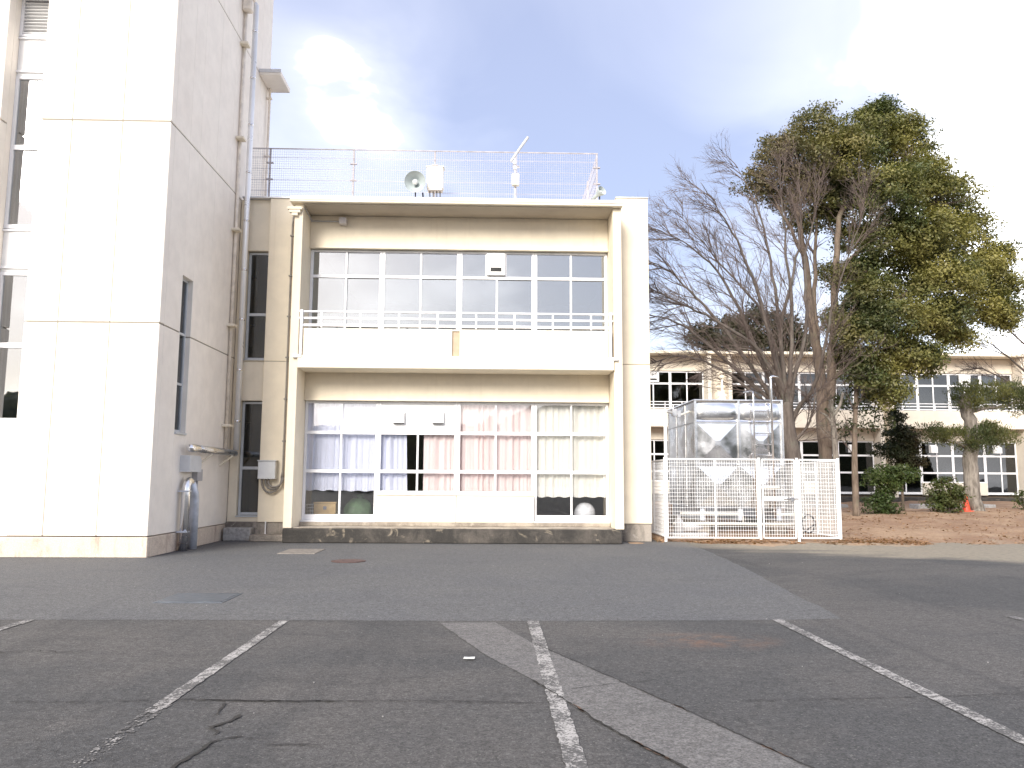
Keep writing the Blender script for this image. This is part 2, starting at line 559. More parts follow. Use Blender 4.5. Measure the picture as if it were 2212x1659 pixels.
class MB:
    """collects several shapes into one mesh object"""
    def __init__(s):
        s.v = []; s.f = []

    def box(s, x0, x1, y0, y1, z0, z1, b=0.004):
        hx, hy, hz = abs(x1-x0)/2, abs(y1-y0)/2, abs(z1-z0)/2
        b = min(b, hx*0.45, hy*0.45, hz*0.45)
        V, Fc = chamfer_box(hx, hy, hz, b)
        o = len(s.v)
        c = ((x0+x1)/2, (y0+y1)/2, (z0+z1)/2)
        s.v += [(v[0]+c[0], v[1]+c[1], v[2]+c[2]) for v in V]
        s.f += [[i+o for i in f] for f in Fc]

    def tube(s, pts, rad, n=8, caps=True):
        P = [Vector(p) for p in pts]
        if not isinstance(rad, (list, tuple)):
            rad = [rad]*len(P)
        o = len(s.v)
        up = None
        for i, p in enumerate(P):
            t = (P[min(i+1, len(P)-1)] - P[max(i-1, 0)])
            if t.length < 1e-9: t = Vector((0, 0, 1))
            t.normalize()
            if up is None:
                up = t.orthogonal().normalized()
            up = (up - t*up.dot(t))
            if up.length < 1e-6: up = t.orthogonal()
            up.normalize()
            w = t.cross(up)
            for k in range(n):
                a = 2*math.pi*k/n
                s.v.append(tuple(p + (up*math.cos(a) + w*math.sin(a))*rad[i]))
        for i in range(len(P)-1):
            for k in range(n):
                k2 = (k+1) % n
                s.f.append([o+i*n+k, o+i*n+k2, o+(i+1)*n+k2, o+(i+1)*n+k])
        if caps:
            s.f.append([o+k for k in range(n)][::-1])
            s.f.append([o+(len(P)-1)*n+k for k in range(n)])

    def prism(s, prof, x0, x1):
        """profile of (y, z) points extruded along x"""
        o = len(s.v); n = len(prof)
        s.v += [(x0, y, z) for y, z in prof] + [(x1, y, z) for y, z in prof]
        s.f.append([o+i for i in range(n)][::-1])
        s.f.append([o+n+i for i in range(n)])
        for i in range(n):
            j = (i+1) % n
            s.f.append([o+i, o+j, o+n+j, o+n+i])

    def lathe(s, c, axis, prof, n=24):
        """profile of (distance along axis, radius) turned round axis through c"""
        a = Vector(axis).normalized(); u = a.orthogonal().normalized(); w = a.cross(u)
        o = len(s.v)
        for d, r in prof:
            for k in range(n):
                t = 2*math.pi*k/n
                s.v.append(tuple(Vector(c)+a*d+(u*math.cos(t)+w*math.sin(t))*r))
        for i in range(len(prof)-1):
            for k in range(n):
                k2 = (k+1) % n
                s.f.append([o+i*n+k, o+i*n+k2, o+(i+1)*n+k2, o+(i+1)*n+k])

    def build(s, name, mat, parent=None, smooth=False, kind=None, loc=None):
        base = wloc(parent) if parent else Vector(loc or (0, 0, 0))
        me = mesh_from(name, [(v[0]-base.x, v[1]-base.y, v[2]-base.z) for v in s.v], s.f, mat, smooth)
        o = link(name, me, base, parent)
        if kind: o['kind'] = kind
        return o


def sheet(name, mat, pts, z, parent=None, kind=None):
    me = mesh_from(name, [(x, y, z) for x, y in pts], [list(range(len(pts)))], mat)
    o = link(name, me, (0, 0, 0), parent)
    if me.polygons[0].normal.z < 0: me.flip_normals()
    if kind: o['kind'] = kind
    return o

rnd = random.Random(11)
# ------------------------------------------------------------------ ground
ground = sheet('ground', 'asphalt_old', [(-400, -300), (400, -300), (400, 500), (-400, 500)], 0.0, kind='structure')


def ragged(pts, step, amp, rr):
    out = []
    for (x0, y0), (x1, y1) in zip(pts, pts[1:]):
        L = math.hypot(x1-x0, y1-y0); n = max(1, int(L/step))
        nx, ny = -(y1-y0)/L, (x1-x0)/L
        for i in range(n):
            t = i/n; a = rr.uniform(-amp, amp)
            out.append((x0+(x1-x0)*t+nx*a, y0+(y1-y0)*t+ny*a))
    out.append(pts[-1])
    return out


r2 = random.Random(4)
near = ragged([(-30, 8.60), (-2.1, 8.56), (0.2, 8.52), (2.9, 8.60), (3.75, 8.69)], 0.12, 0.012, r2)
right = ragged([(3.75, 8.69), (3.97, 10.92), (4.24, 13.3), (4.48, 16.4), (4.55, 19.4)], 0.2, 0.02, r2)
sheet('asphalt_patch', 'asphalt_new', near + right[1:] + [(-30, 19.4)], 0.002, ground)
tl = ragged([(-0.50, 8.40), (-0.06, 7.0), (0.32, 6.06), (0.53, 5.45), (0.68, 5.0), (0.87, 4.54), (1.0, 4.27), (1.5, 3.0)], 0.07, 0.008, r2)
tr_ = ragged([(2.2, 3.0), (1.64, 4.26), (1.5, 4.62), (1.25, 5.29), (0.85, 6.27), (0.39, 7.39), (0.06, 8.44)], 0.07, 0.008, r2)
sheet('trench_patch', 'asphalt_trench', tl + tr_, 0.004, ground)


def parking_line(x, y0, y1, w=0.11, frag=None):
    rr = random.Random(int(x*100))
    L = ragged([(x-w/2, y0), (x-w/2, y1)], 0.05, 0.006, rr)
    Rr = ragged([(x+w/2, y1), (x+w/2, y0)], 0.05, 0.006, rr)
    return sheet('parking_line', frag or 'line_paint', L+Rr, 0.006, ground)


parking_line(-4.66, 2.0, 8.54, 0.10)
parking_line(-2.09, 5.42, 8.50, 0.10)


def flakes():
    rr = random.Random(17)
    V = []; Fc = []
    for _ in range(230):
        t = rr.random()**1.7
        y = 5.42-1.25*t; x = -2.09+0.03*t+rr.uniform(-0.052, 0.052)
        r = rr.uniform(0.004, 0.020)*(1.15-0.7*t); n = 5; o = len(V)
        a0 = rr.uniform(0, 6.28)
        for k in range(n):
            q = r*rr.uniform(0.5, 1.2); a = a0+6.283*k/n
            V.append((x+q*math.cos(a), y+q*1.5*math.sin(a), 0.003+len(Fc)*1.2e-5))
        Fc.append(list(range(o, o+n)))
    o = link('parking_line', mesh_from('parking_line', V, Fc, 'line_paint'), (0, 0, 0), ground)
    o['kind'] = 'stuff'


flakes()
parking_line(0.45, 1.5, 8.52, 0.115)
parking_line(3.02, 1.5, 8.62, 0.11)
parking_line(5.66, 2.0, 8.86, 0.11)


def crack(pts, w, mat='crack', wob=0.02, seed=0):
    rr = random.Random(seed)
    P = ragged(pts, 0.035, wob, rr)
    up, dn = [], []
    for i, (x, y) in enumerate(P):
        a = P[max(i-1, 0)]; b = P[min(i+1, len(P)-1)]
        L = math.hypot(b[0]-a[0], b[1]-a[1]) or 1
        nx, ny = -(b[1]-a[1])/L, (b[0]-a[0])/L
        ww = w*(0.25+0.9*rr.random())*(0.35 if i in (0, len(P)-1) else 1)
        up.append((x+nx*ww, y+ny*ww, 0.008)); dn.append((x-nx*ww, y-ny*ww, 0.008))
    V = up+dn; n = len(P)
    return link('crack', mesh_from('crack', V, [[i, n+i, n+i+1, i+1] for i in range(n-1)], mat), (0, 0, 0), ground)


crack([(-3.6, 5.47), (-2.6, 5.50), (-1.98, 5.54), (-1.37, 5.50), (-0.47, 5.51), (0.38, 5.45)], 0.0065, 'crack', 0.012, 1)
crack([(-1.98, 5.535), (-1.37, 5.50), (-1.0, 5.51)], 0.0116, 'crack', 0.012, 2)
crack([(1.67, 5.5), (2.62, 5.56), (3.69, 5.67), (4.4, 5.7)], 0.0051, 'crack', 0.012, 3)
crack([(-1.69, 5.46), (-1.67, 5.3), (-1.68, 5.18)], 0.0116, 'crack', 0.015, 4)
crack([(-1.53, 5.20), (-1.55, 5.10), (-1.60, 5.0), (-1.58, 4.90), (-1.55, 4.80)], 0.0203, 'crack', 0.03, 5)
crack([(-1.39, 4.79), (-1.47, 4.74), (-1.53, 4.64), (-1.53, 4.53), (-1.57, 4.38), (-1.59, 4.2), (-1.7, 3.9)], 0.0145, 'crack', 0.012, 6)
crack([(-1.42, 4.77), (-1.2, 4.72)], 0.0058, 'crack', 0.01, 7)
crack([(-1.21, 4.62), (-1.05, 4.64), (-0.90, 4.62)], 0.0087, 'crack', 0.006, 8)
crack([(0.56, 5.8), (0.9, 5.95), (1.23, 6.06)], 0.0043, 'crack', 0.006, 9)
crack([(0.32, 6.06), (0.53, 5.45), (0.68, 5.0), (0.87, 4.54), (1.0, 4.27), (1.4, 3.2)], 0.0087, 'crack', 0.008, 10)
crack([(0.55, 5.42), (0.60, 5.24)], 0.011, 'crack_soil', 0.008, 11)
crack([(0.80, 4.70), (0.87, 4.54), (0.95, 4.36)], 0.012, 'crack_soil', 0.008, 12)
crack([(0.40, 7.38), (0.85, 6.27), (1.25, 5.29), (1.5, 4.62), (1.64, 4.26), (2.1, 3.2)], 0.0080, 'crack', 0.008, 13)
crack([(1.19, 5.42), (1.25, 5.29)], 0.011, 'crack_soil', 0.006, 14)
crack([(1.50, 4.62), (1.60, 4.36)], 0.009, 'crack_soil', 0.006, 15)
crack([(-4.3, 6.95), (-3.8, 7.05), (-3.5, 7.0), (-3.3, 7.12)], 0.0072, 'crack', 0.03, 16)

# covers set in the yard
mc = MB()
mc.box(-4.08, -3.36, 15.85, 16.85, -0.05, 0.016, 0.006)
cv = mc.build('drain_cover', 'cover_concrete')
tag(cv, 'pale square concrete drain cover in the asphalt by the dark plinth', 'drain cover')
mc = MB()
mc.lathe((-2.48, 14.5, 0), (0, 0, 1), [(0.005, 0.30), (0.014, 0.30), (0.014, 0.262), (0.010, 0.258), (0.010, 0.250), (0.015, 0.246), (0.015, 0.12), (0.012, 0.118), (0.012, 0.10), (0.016, 0.096), (0.016, 0.0)], 32)
mh = mc.build('manhole_cover', 'cover_rust')
tag(mh, 'round rusty brown manhole cover in the asphalt', 'manhole cover')
mc = MB()
mc.box(-3.86, -3.14, 9.72, 10.42, -0.05, 0.013, 0.004)
st = mc.build('steel_cover', 'cover_steel')
tag(st, 'square blue grey steel plate cover set in the asphalt', 'drain cover')
mf = MB()
for a in ((-3.90, -3.865, 9.68, 10.46), (-3.135, -3.10, 9.68, 10.46), (-3.86, -3.14, 9.68, 9.715), (-3.86, -3.14, 10.425, 10.46)):
    mf.box(a[0], a[1], a[2], a[3], -0.05, 0.010, 0.003)
mf.build('cover_frame', 'cover_steel', st)

# ------------------------------------------------------------------ planting bed
def h_soil(x, y):
    t = min(max((y-18.7)/11.0, 0.0), 1.0); t = t*t*(3-2*t)
    e = 0.10*math.sin(x*0.9+0.6)+0.08*math.sin(x*2.3)
    base = -0.05 + 0.10*min(max((y-18.2+e*3)/1.2, 0), 1)
    z = base + 0.30*t
    z += 0.022*math.sin(x*1.7+y*0.9)+0.018*math.sin(x*3.9-y*2.3)+0.010*math.sin(x*8.1+y*6.3)
    z -= 0.22*max(0, 1-abs(y-18.0)/0.5)*0
    if x > 19: z += 0.10*min((x-19)/4, 1)*t
    return z


def soil():
    xs = np.concatenate([np.arange(3.2, 24, 0.22), np.arange(24, 62, 1.2)])
    ys = np.concatenate([np.arange(17.6, 33, 0.22), np.arange(33, 46, 0.8)])
    V = [(float(x), float(y), h_soil(x, y)-(0.25 if (x < 3.95 and y > 19) else 0)) for y in ys for x in xs]
    n = len(xs)
    Fc = [[j*n+i, j*n+i+1, (j+1)*n+i+1, (j+1)*n+i] for j in range(len(ys)-1) for i in range(n-1)]
    o = link('soil_bed', mesh_from('soil_bed', V, Fc, 'soil', True))
    tag(o, kind='structure')


soil()

# ------------------------------------------------------------------ wooded ridge beyond the yard, mirrored in the window glass
def ridge():
    N = mat_base('woodland')
    n = N.noise(N.pos, 0.35, 6.0, 0.7)
    c = N.mix(N.rng(n, 0.35, 0.65), (0.022, 0.032, 0.014), (0.075, 0.080, 0.030))
    N.put(N.p.inputs['Base Color'], c)
    N.p.inputs['Roughness'].default_value = 0.95
    bump(N, N.noise(N.pos, 1.2, 6.0, 0.8), 1.0, 1.0)
    rr = random.Random(9)
    V = []; na, nr = 220, 9
    for j in range(nr+1):
        for i in range(na+1):
            a = math.radians(125+120*i/na)
            t = j/nr
            R = 72+26*t
            z = 13.0*math.sin(math.pi*min(1, t*1.05))**0.6*(0.80+0.16*math.sin(a*9)+0.10*math.sin(a*23+1)) + rr.uniform(-0.7, 0.9)*(0 < j < nr)
            V.append((R*math.sin(a)+rr.uniform(-.5, .5), R*math.cos(a), z if 0 < j < nr else -0.2))
    k = na+1
    Fc = [[j*k+i, j*k+i+1, (j+1)*k+i+1, (j+1)*k+i] for j in range(nr) for i in range(na)]
    tag(link('wooded_ridge', mesh_from('wooded_ridge', V, Fc, 'woodland', True)), kind='structure')


ridge()

# ------------------------------------------------------------------ parts shared by the two school wings
def window(B, x0, x1, zs, splits, yg, glass_m, frame_m='white_frame', stile=0.065, rail=0.05, munt=0.045, sill=0.05, blanks=(), tilt=0.004, stagger=True, label=None):
    """window part: frame mesh, with a pane child in every cell"""
    z0, z1 = zs[0], zs[-1]
    m = MB()
    yf0, yf1 = yg-0.045, yg+0.035
    m.box(x0, x0+stile, yf0, yf1, z0, z1)
    m.box(x1-stile, x1, yf0, yf1, z0, z1)
    m.box(x0+stile, x1-stile, yf0+0.002, yf1, z0, z0+sill)
    m.box(x0+stile, x1-stile, yf0+0.002, yf1, z1-rail, z1)
    cells = []
    for r in range(len(zs)-1):
        lo = zs[r] + (sill if r == 0 else rail*0.7)
        hi = zs[r+1] - (rail if r == len(zs)-2 else rail*0.7)
        if r:
            m.box(x0+stile, x1-stile, yf0+0.003, yf1, zs[r]-rail*0.7, zs[r]+rail*0.7)
        sp = splits[r]
        edges = [x0+stile]+list(sp)+[x1-stile]
        for s in sp:
            m.box(s-munt/2, s+munt/2, yf0+0.006, yf1-0.01, lo, hi)
        for c in range(len(edges)-1):
            a = edges[c]+(munt/2 if c else 0); b = edges[c+1]-(munt/2 if c < len(edges)-2 else 0)
            cells.append((r, c, a, b, lo, hi))
    w = m.build('window', frame_m, B, loc=None)
    if label: w['label'] = label
    for r, c, a, b, lo, hi in cells:
        if (r, c) in blanks:
            piece('panel', 'white_panel', a-0.003, b+0.003, yg-0.02, yg+0.01, lo-0.003, hi+0.003, w, 0.002)
            continue
        off = (0.018 if (c % 2 and stagger) else 0.0)
        q = piece('pane', glass_m, a-0.004, b+0.004, yg-0.002+off, yg+0.003+off, lo-0.004, hi+0.004, w, 0.0008)
        q.rotation_euler = (rnd.uniform(-tilt, tilt), 0, rnd.uniform(-tilt, tilt))
    return w


def hood(w, x0, x1, z0, z1, yf, out=0.13):
    m = MB()
    m.prism([(yf, z1), (yf, z0), (yf-out, z0), (yf-out, z1-0.10), (yf-out*0.55, z1)], x0, x1)
    h = m.build('vent_hood', 'white_panel', w)
    piece('grille', 'black_void', x0+0.012, x1-0.012, yf-out+0.012, yf-0.01, z0-0.006, z0+0.004, h, 0.001)
    piece('cap', 'vent_grey', x0+0.02, x1-0.02, yf-out*0.52, yf-out*0.1, z1-0.002, z1+0.006, h, 0.001)
    return h


def vent_box(w, x0, x1, z0, z1, yf):
    b = piece('ventilator', 'white_panel', x0, x1, yf-0.10, yf+0.02, z0, z1, w, 0.006)
    wd = x1-x0; hh = z1-z0
    piece('slot', 'black_void', x0+wd*0.2, x1-wd*0.2, yf-0.112, yf-0.098, z0+hh*0.16, z0+hh*0.34, b, 0.002)
    for k in range(3):
        zz = z0+hh*(0.72+0.05*k)
        piece('louvre', 'vent_grey', x0+wd*0.2, x1-wd*0.2, yf-0.108, yf-0.098, zz, zz+hh*0.02, b, 0.001)


def railing(B, x0, x1, yf, g, step, ends=True):
    m = MB()
    for za, zb, d in ((5.275, 5.315, 0.03), (5.115, 5.165, 0.025), (4.945, 5.005, 0.03)):
        m.box(x0, x1, yf-d, yf+d, g+za, g+zb, 0.006)
    rl = m.build('balcony_railing', 'white_frame', B)
    n = max(2, int(round((x1-x0)/step)))
    for i in range(n):
        x = x0+(x1-x0)*(i+0.5)/n
        piece('baluster', 'white_frame', x-0.02, x+0.02, yf-0.02, yf+0.02, g+4.92, g+5.28, rl, 0.004)
    if ends:
        for x, s in ((x0, -1), (x1, 1)):
            piece('end_post', 'white_frame', x-0.03, x+0.03, yf-0.08, yf-0.035, g+4.24, g+5.33, rl, 0.006)
            piece('foot_plate', 'white_frame', min(x-0.02, x+s*0.17), max(x+0.02, x+s*0.17), yf-0.11, yf-0.034, g+4.20, g+4.27, rl, 0.004)
            piece('return_rail', 'white_frame', x-0.02+s*0.05, x+0.02+s*0.05, yf-0.03, yf+0.32, g+5.12, g+5.16, rl, 0.004)
            piece('return_rail', 'white_frame', x-0.02+s*0.05, x+0.02+s*0.05, yf-0.03, yf+0.32, g+5.28, g+5.32, rl, 0.004)
    return rl


# ------------------------------------------------------------------ near wing of the school
B = thing('school_building', (-0.8, 19.3, 0), 'two storey cream school wing with balcony and curtained ground floor windows', 'building')
YW, YF = 19.3, 18.5
X = (-4.46, -2.70, -0.805, 1.04, 2.845)
JZ = 4.23
# outer walls
for za, zb in ((0.42, JZ-0.006), (JZ+0.006, 8.27)):
    piece('wall', 'cream_wall', -5.46, -4.665, YW, YW+0.3, za, zb, B, 0.008)
for za, zb in ((0.42, JZ-0.006), (JZ+0.006, 8.40)):
    piece('wall', 'cream_wall', 3.055, 3.845, YW-0.02, YW+0.4, za, zb, B, 0.010)
piece('joint_filler', 'joint', -5.45, -4.67, YW+0.02, YW+0.28, JZ-0.02, JZ+0.02, B, 0.001)
piece('joint_filler', 'joint', 3.07, 3.83, YW, YW+0.38, JZ-0.02, JZ+0.02, B, 0.001)
piece('wall', 'cream_wall', 3.60, 3.845, YW+0.4, 27.0, 0.0, 8.40, B)
piece('wall', 'interior_wall', -6.1, 3.60, 26.8, 27.0, 0.0, 8.27, B)
piece('wall', 'interior_wall', -4.72, -4.50, YW+0.31, 26.8, 0.36, 7.86, B)
piece('wall', 'interior_wall', 3.30, 3.59, YW+0.41, 26.8, 0.36, 7.86, B)
piece('wall', 'interior_dark', -6.2, -6.0, 20.4, 26.8, 0.0, 7.86, B)
# narrow window strip beside the tower
YS = 19.42
for za, zb in ((0.42, 0.56), (3.29, JZ-0.004), (JZ+0.004, 4.27), (6.98, 8.27)):
    piece('wall', 'cream_wall', -6.20, -5.465, YS, YS+0.25, za, zb, B, 0.006)
piece('wall', 'cream_wall', -6.205, -6.0, YS+0.01, YS+0.24, 0.56, 6.98, B)
window(B, -5.99, -5.47, [0.575, 1.68, 3.27], [[], []], YS+0.16, 'glass_dark', 'grey_frame', 0.055, 0.05, sill=0.06)
window(B, -5.99, -5.47, [4.285, 5.41, 6.96], [[], []], YS+0.16, 'glass_dark', 'grey_frame', 0.055, 0.05, sill=0.06)
piece('window_sill', 'grey_frame', -6.0, -5.468, YS-0.03, YS+0.10, 0.53, 0.565, B, 0.004)
piece('window_sill', 'grey_frame', -6.0, -5.468, YS-0.03, YS+0.10, 4.262, 4.284, B, 0.004)
# base courses
piece('base_course', 'wall_base', -6.2, -4.64, YW+0.03, YW+0.3, 0.0, 0.418, B, 0.01)
piece('base_course', 'wall_base', 3.06, 3.835, YW+0.01, YW+0.38, 0.0, 0.417, B, 0.01)
piece('footing', 'wall_base', -5.5, -4.64, 18.86, YW+0.02, 0.0, 0.15, B, 0.02)
piece('footing', 'grey_stone', -6.15, -5.52, 19.0, YW+0.02, 0.0, 0.30, B, 0.02)
# plinth under the bay
m = MB()
m.box(-4.66, 3.0, YF-0.02, YW+0.30, 0.0, 0.325, 0.022)
m.build('plinth', 'plinth_dark', B)
m = MB()
m.box(-4.44, 2.83, YF+0.06, YW-0.02, 0.326, 0.345, 0.004)
m.build('step', 'step_top', B)
piece('threshold', 'step_top', -4.45, 2.84, YW-0.06, YW+0.2, 0.346, 0.43, B, 0.008)
# wing walls
for za, zb in ((0.33, 7.865),):
    piece('wing_wall', 'cream_wall', -4.66, -4.462, YF, YW+0.30, za, zb, B, 0.010)
    piece('wing_wall', 'cream_wall', 2.852, 3.05, YF, YW+0.30, za, zb, B, 0.010)
# roof
m = MB()
m.box(-4.75, 3.07, YF-0.16, YW+0.3, 7.87, 7.995, 0.012)
canopy = m.build('roof_canopy', 'balcony_paint', B)
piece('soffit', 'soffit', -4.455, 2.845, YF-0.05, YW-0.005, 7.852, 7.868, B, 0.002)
piece('drip_edge', 'flashing', -4.74, 3.06, YF-0.175, YF-0.162, 7.93, 8.01, canopy, 0.003)
piece('roof', 'coping', -6.15, 3.59, YW+0.31, 26.8, 7.88, 8.16, B)
piece('coping', 'flashing', -6.15, -4.70, YW-0.03, YW+0.33, 8.272, 8.315, B, 0.006)
piece('coping', 'flashing', 3.04, 3.86, YW-0.04, YW+0.42, 8.402, 8.435, B, 0.006)
# beams
piece('lintel', 'cream_wall', X[0], X[4], YW, YW+0.25, 7.06, 7.85, B, 0.004)
piece('lintel', 'cream_wall', X[0], X[4], YW, YW+0.25, 3.325, 3.965, B, 0.004)
piece('trim', 'balcony_paint', X[0]+0.003, X[4]-0.003, YW-0.03, YW+0.10, 7.035, 7.062, B, 0.004)
piece('trim', 'balcony_paint', X[0]+0.003, X[4]-0.003, YW-0.03, YW+0.10, 3.298, 3.327, B, 0.004)
piece('floor_slab', 'interior_wall', -4.5, 3.3, YW+0.26, 26.8, 3.97, 4.26, B)
piece('floor_slab', 'floor_wood', -4.5, 3.3, YW+0.31, 26.8, 0.30, 0.40, B)
piece('ceiling', 'interior_wall', -4.5, 3.3, YW+0.31, 26.8, 7.3, 7.4, B)
piece('ceiling', 'interior_wall', -4.5, 3.3, YW+0.31, 26.8, 3.5, 3.6, B)
# balcony
piece('balcony_slab', 'balcony_paint', X[0]+0.004, X[4]-0.004, YF-0.07, YW+0.05, 3.965, 4.20, B, 0.012)
piece('balcony_ledge', 'balcony_paint', -4.40, 2.78, YF-0.045, YF+0.20, 4.201, 4.262, B, 0.010)
piece('balcony_panel', 'balcony_paint', -4.355, -0.915, YF+0.0, YF+0.12, 4.263, 4.90, B, 0.010)
piece('balcony_panel', 'balcony_paint', -0.745, 2.715, YF+0.0, YF+0.12, 4.263, 4.90, B, 0.010)
piece('balcony_panel', 'tan_paint', -0.912, -0.748, YF+0.05, YF+0.11, 4.263, 4.86, B, 0.004)
piece('balcony_panel', 'balcony_paint', -0.96, -0.70, YF+0.02, YF+0.10, 4.862, 4.898, B, 0.004)
for x0, x1 in ((-4.44, -4.365), (2.725, 2.80)):
    piece('balcony_side', 'cream_wall', x0, x1, YF+0.03, YW-0.01, 4.201, 4.90, B, 0.006)
railing(B, -4.40, 2.77, YF+0.03, 0.0, 0.885)
# upper windows
YG = YW+0.17
for i in range(4):
    a, b = X[i]+0.002, X[i+1]-0.002
    c = (a+b)/2
    if i == 2:
        w = window(B, a, b, [4.27, 6.37, 7.03], [[c], [-0.15, 0.33]], YG, 'glass_film', blanks=((1, 1),))
        vent_box(w, -0.135, 0.315, 6.43, 6.97, YG-0.03)
    else:
        w = window(B, a, b, [4.27, 6.37, 7.03], [[c], [c]], YG, 'glass_film')
# lower windows
for i in (0, 3):
    a, b = X[i]+0.002, X[i+1]-0.002
    c = (a+b)/2
    window(B, a, b, [0.47, 1.62, 2.54, 3.295], [[c], [c], [c]], YG, 'glass_clear', sill=0.13, rail=0.055)
a, b = X[1]+0.002, X[2]-0.002
c = (a+b)/2
w = window(B, a, b, [1.10, 1.62, 2.54, 3.295], [[c], [c], []], YG, 'glass_clear', blanks=((2, 0),), sill=0.06, rail=0.055)
hood(w, -2.36, -2.08, 2.78, 3.07, YG-0.025)
hood(w, -1.42, -1.14, 2.78, 3.07, YG-0.025)
a, b = X[2]+0.002, X[3]-0.002
c = (a+b)/2
window(B, a, b, [1.10, 1.62, 2.54, 3.295], [[c], [c], [c]], YG, 'glass_clear', sill=0.06, rail=0.055)
piece('window_sill', 'white_frame', X[1]+0.01, X[3]-0.01, YW-0.05, YW+0.10, 1.062, 1.098, B, 0.006)
for x0, x1 in ((X[1]+0.004, X[2]-0.004), (X[2]+0.004, X[3]-0.004)):
    piece('dado_panel', 'balcony_paint', x0, x1, YW-0.02, YW+0.16, 0.432, 1.06, B, 0.006)
for x0, x1 in ((X[0], X[1]), (X[3], X[4])):
    piece('door_sill', 'white_frame', x0+0.004, x1-0.004, YW-0.03, YW+0.18, 0.432, 0.468, B, 0.005)
# rain hopper on the wing wall
m = MB()
m.box(-4.81, -4.47, YF-0.11, YF-0.002, 7.70, 7.77, 0.008)
m.box(-4.77, -4.51, YF-0.095, YF-0.003, 7.63, 7.70, 0.008)
m.box(-4.71, -4.57, YF-0.085, YF-0.004, 7.56, 7.63, 0.008)
m.build('rain_hopper', 'balcony_paint', B)
# light under the eave with its conduit
lt = thing('eave_lamp', (-3.65, 19.2, 7.68), 'small grey junction box with conduit under the roof eave', 'lamp')
piece('lamp_housing', 'vent_grey', -3.74, -3.56, 19.08, 19.296, 7.60, 7.76, lt, 0.02)
m = MB(); m.tube([(-4.45, 19.26, 7.70), (-3.75, 19.26, 7.70)], 0.018, 8)
m.build('conduit', 'conduit_grey', lt)
m = MB(); m.tube([(-4.445, 18.6, 7.80), (-4.445, 19.2, 7.74), (-4.40, 19.26, 7.70)], 0.018, 8)
m.build('conduit', 'conduit_grey', lt)


# curtains
def curtain(x0, x1, z0, z1, y, mat, label, seed, amp=0.035, taper=0.0, fold=0.11):
    rr = random.Random(seed)
    nx = max(8, int((x1-x0)/0.018)); nz = 5
    ph = [rr.uniform(0, 6.28) for _ in range(4)]
    V = []
    for j in range(nz+1):
        t = j/nz
        for i in range(nx+1):
            u = i/nx
            xx = x0+(x1-x0)*u
            xb = xx + taper*(1-t)*u
            s = 2*math.pi*(xx-x0)/fold
            a = amp*(0.55+0.45*math.sin(s*0.23+ph[0]))
            yy = y + a*math.sin(s+1.3*math.sin(s*0.31+ph[1])) + 0.012*math.sin(s*2.3+ph[2])*(1-t)
            V.append((xb, yy, z0+(z1-z0)*t + (0.012*math.sin(s*0.5+ph[3]) if j == 0 else 0)))
    n = nx+1
    Fc = [[j*n+i, j*n+i+1, (j+1)*n+i+1, (j+1)*n+i] for j in range(nz) for i in range(nx)]
    base = ((x0+x1)/2, y, z0)
    me = mesh_from('curtain', [(v[0]-base[0], v[1]-base[1], v[2]-base[2]) for v in V], Fc, mat, True)
    return tag(link('curtain', me, base), label, 'curtain', 'curtains in the ground floor windows')


YC = YW+0.30
curtain(-4.42, -3.60, 1.16, 3.28, YC, 'curtain_blue', 'pale blue curtain behind the leftmost ground floor glass door', 21, 0.018, fold=0.16)
curtain(-3.60, -2.74, 1.15, 3.28, YC+0.02, 'curtain_blue', 'pale blue curtain above the green bag in the left glass door', 22, 0.026, fold=0.17)
curtain(-2.66, -2.05, 1.00, 3.10, YC, 'curtain_blue', 'gathered pale blue curtain beside the dark gap under the vent hoods', 23, 0.045, 0.06, fold=0.13)
curtain(-1.62, -0.86, 1.00, 3.10, YC, 'curtain_pink', 'pink curtain beside the dark gap under the right vent hood', 24, 0.04, fold=0.17)
curtain(-0.76, 0.12, 1.00, 3.28, YC, 'curtain_pink', 'pink curtain with deep folds in the middle window, left pane', 25, 0.05, fold=0.15)
curtain(0.12, 1.00, 1.00, 3.28, YC+0.02, 'curtain_pink', 'pink curtain in the right pane of the middle window', 26, 0.035, fold=0.2)
curtain(1.08, 1.94, 1.03, 3.28, YC, 'curtain_cream', 'cream curtain in the left leaf of the rightmost glass door', 27, 0.035, fold=0.14)
curtain(1.94, 2.82, 1.03, 3.28, YC+0.02, 'curtain_cream', 'cream curtain above the white ball in the rightmost glass door', 28, 0.04, fold=0.17)
# things standing behind the glass
cb = thing('cardboard_box', (-4.02, 19.95, 0.40), 'tan cardboard box with dark mark behind the left glass door', 'box')
piece('carton', 'cardboard', -4.25, -3.72, 19.75, 20.15, 0.40, 0.84, cb, 0.006)
piece('lid', 'cardboard', -4.26, -3.71, 19.74, 20.16, 0.842, 0.88, cb, 0.006)
piece('label', 'label_grey', -4.02, -3.94, 19.736, 19.742, 0.70, 0.78, cb, 0.001)
wb = thing('wire_basket', (-4.36, 19.9, 0.40), 'small pale wire basket beside the cardboard box behind glass', 'basket')
m = MB()
for k in range(6):
    z = 0.42+k*0.08
    m.tube([(-4.44, 19.78, z), (-4.28, 19.78, z), (-4.28, 20.0, z), (-4.44, 20.0, z), (-4.44, 19.78, z)], 0.005, 4)
for k in range(5):
    x = -4.44+k*0.04
    m.tube([(x, 19.78, 0.42), (x, 19.78, 0.82)], 0.005, 4)
m.build('wire_mesh', 'white_frame', wb, kind='stuff')
gb = MB()
gb.lathe((-3.22, 20.2, 0.40), (0, 0, 1), [(0, 0.0), (0, 0.34), (0.12, 0.40), (0.28, 0.38), (0.44, 0.30), (0.54, 0.18), (0.58, 0.08), (0.66, 0.10)], 18)
